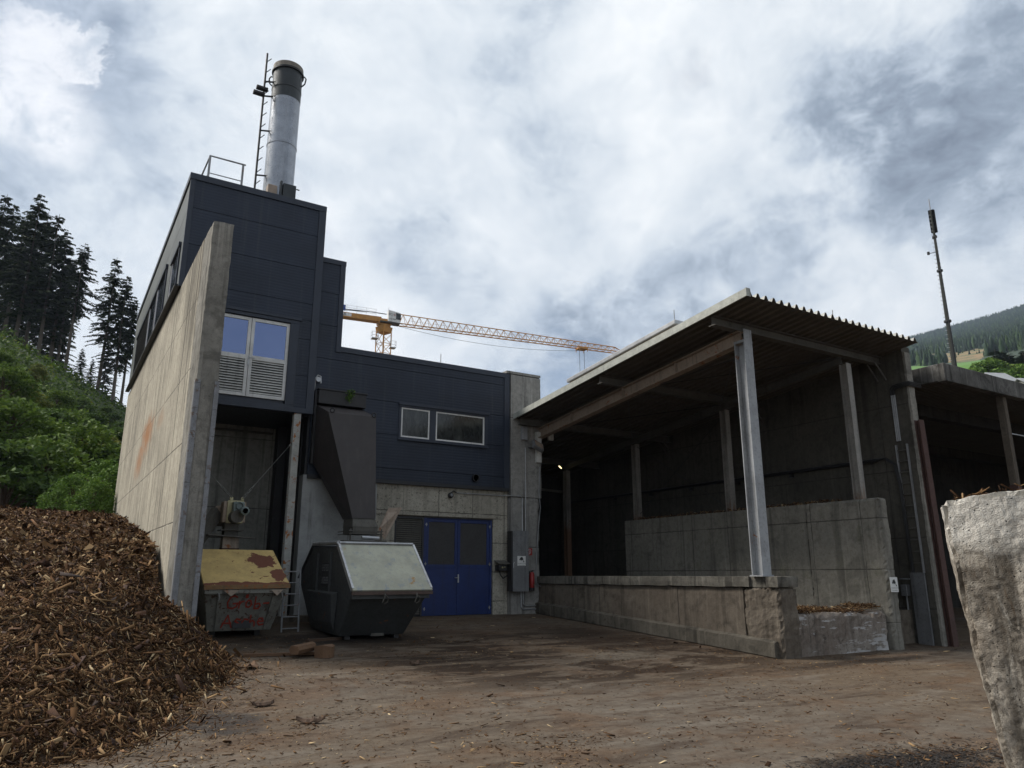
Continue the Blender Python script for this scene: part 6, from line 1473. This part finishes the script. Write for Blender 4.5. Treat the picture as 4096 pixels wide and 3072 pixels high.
for i, (x, y, top_, h, lab) in enumerate(((154.3, 69.4, 42.4, 13, 'dark conifer right of the largest bright green tree'), (156.6, 68.0, 41.6, 14, 'dark conifer in the middle of the group behind the right shed'), (158.6, 66.0, 42.2, 14, 'dark conifer by the right picture edge'), (146, 64.2, 38.2, 9, 'shorter conifer in front of the dark conifer group'), (150, 67.9, 40.0, 11, 'conifer squeezed between the mid green tree and the first dark conifer'), (149, 65.2, 38.6, 10, 'low conifer above the small light green tree'), (151, 63.2, 39.6, 12, 'broad conifer above the yellow green tree'), (160, 70.6, 43.4, 12, 'farthest conifer showing above the first dark conifer'))):
    o = copy_tree(sp2); o.location = (x, y, top_-h); o.scale = (h/20*2.9, h/20*2.9, h/20*1.05); o.rotation_euler = (0, 0, i); tag(o, lab, 'conifer', 'conifers behind the right shed')
for p in vt+[sp2]: drop(p)
tz = lambda a: a
m = MB(); m.hexa([(100, 40, -1.2), (170, 30, -1.2), (190, 90, -1.2), (105, 75, -1.2)], [(104, 42, 19), (170, 32, 31), (186, 86, 36), (108, 72, 20)]); solo('bank', m, 'soil_green', 'green bank under the trees behind the right shed', None, kind='structure')
def house(x, y, ridge, w, d, rot, lab):
    o = thing('house', (x, y, 0), lab, 'house', 'houses behind the right shed'); M = Matrix.Rotation(rot, 3, 'Z'); T_ = lambda p: tuple(Vector((x, y, 0))+M @ Vector(p))
    m = MB(); m.hexa([T_(p) for p in ((-w/2, -d/2, ridge-14), (w/2, -d/2, ridge-14), (w/2, d/2, ridge-14), (-w/2, d/2, ridge-14))], [T_(p) for p in ((-w/2, -d/2, ridge-1.6), (w/2, -d/2, ridge-1.6), (w/2, d/2, ridge-1.6), (-w/2, d/2, ridge-1.6))])
    m.add([T_(p) for p in ((-w/2, -d/2, ridge-1.6), (-w/2, d/2, ridge-1.6), (-w/2, 0, ridge-.2), (w/2, -d/2, ridge-1.6), (w/2, d/2, ridge-1.6), (w/2, 0, ridge-.2))], [(0, 2, 1), (3, 4, 5)]); part('wall', m, 'house_wall', o)
    m = MB(); e = .5
    for s_ in (-1, 1):
        P = [T_(p) for p in ((-w/2-e, s_*(d/2+e), ridge-1.9), (w/2+e, s_*(d/2+e), ridge-1.9), (w/2+e, 0, ridge), (-w/2-e, 0, ridge))]; m.hexa(P, [tuple(Vector(p)+Vector((0, 0, .15))) for p in P])
    part('roof', m, 'house_roof', o)
    for i in (-.25, .25):
        m = MB(); m.hexa([T_(p) for p in ((w*i-.5, -d/2-.04, ridge-4), (w*i+.5, -d/2-.04, ridge-4), (w*i+.5, -d/2+.02, ridge-4), (w*i-.5, -d/2+.02, ridge-4))], [T_(p) for p in ((w*i-.5, -d/2-.04, ridge-2.7), (w*i+.5, -d/2-.04, ridge-2.7), (w*i+.5, -d/2+.02, ridge-2.7), (w*i-.5, -d/2+.02, ridge-2.7))]); part('window', m, 'dark_glass', o)
house(115, 52.2, 28.5, 2.2, 4.5, rad(-25), 'house with a pale roof peeking over the right shed fascia'); house(113.5, 47.2, 26.3, 3.0, 5, rad(-25), 'house roof at the right picture edge over the shed fascia')

# ------------------------------------------------------------------ lift everything so that the yard lies near height zero
for o in SC.objects:
    if o.parent is None and o.type != 'LIGHT': o.location.z += EZ
# ------------------------------------------------------------------ valley air
def haze():
    m = bpy.data.materials.new('haze'); m.use_nodes = True; T = NT(m.node_tree)
    v = T.n('ShaderNodeVolumePrincipled'); v.inputs['Color'].default_value = (.62, .74, .95, 1); v.inputs['Density'].default_value = .00013; v.inputs['Anisotropy'].default_value = .2
    o = T.n('ShaderNodeOutputMaterial'); T.nt.links.new(v.outputs[0], o.inputs['Volume']); MATS['haze'] = m
    mb = MB(); mb.box(-400, 2700, -400, 2600, -4, 760); me = bpy.data.meshes.new('haze'); fill(me, mb, ['haze'], Vector((0, 0, 0)))
    h = link('haze', me); h['kind'] = 'stuff'; h['label'] = 'thin bluish valley haze'
if True: haze()
SC.cycles.max_bounces = 6; SC.cycles.volume_bounces = 0; SC.cycles.volume_step_rate = 1.0
SC.cycles.use_adaptive_sampling = True; SC.cycles.use_denoising = True
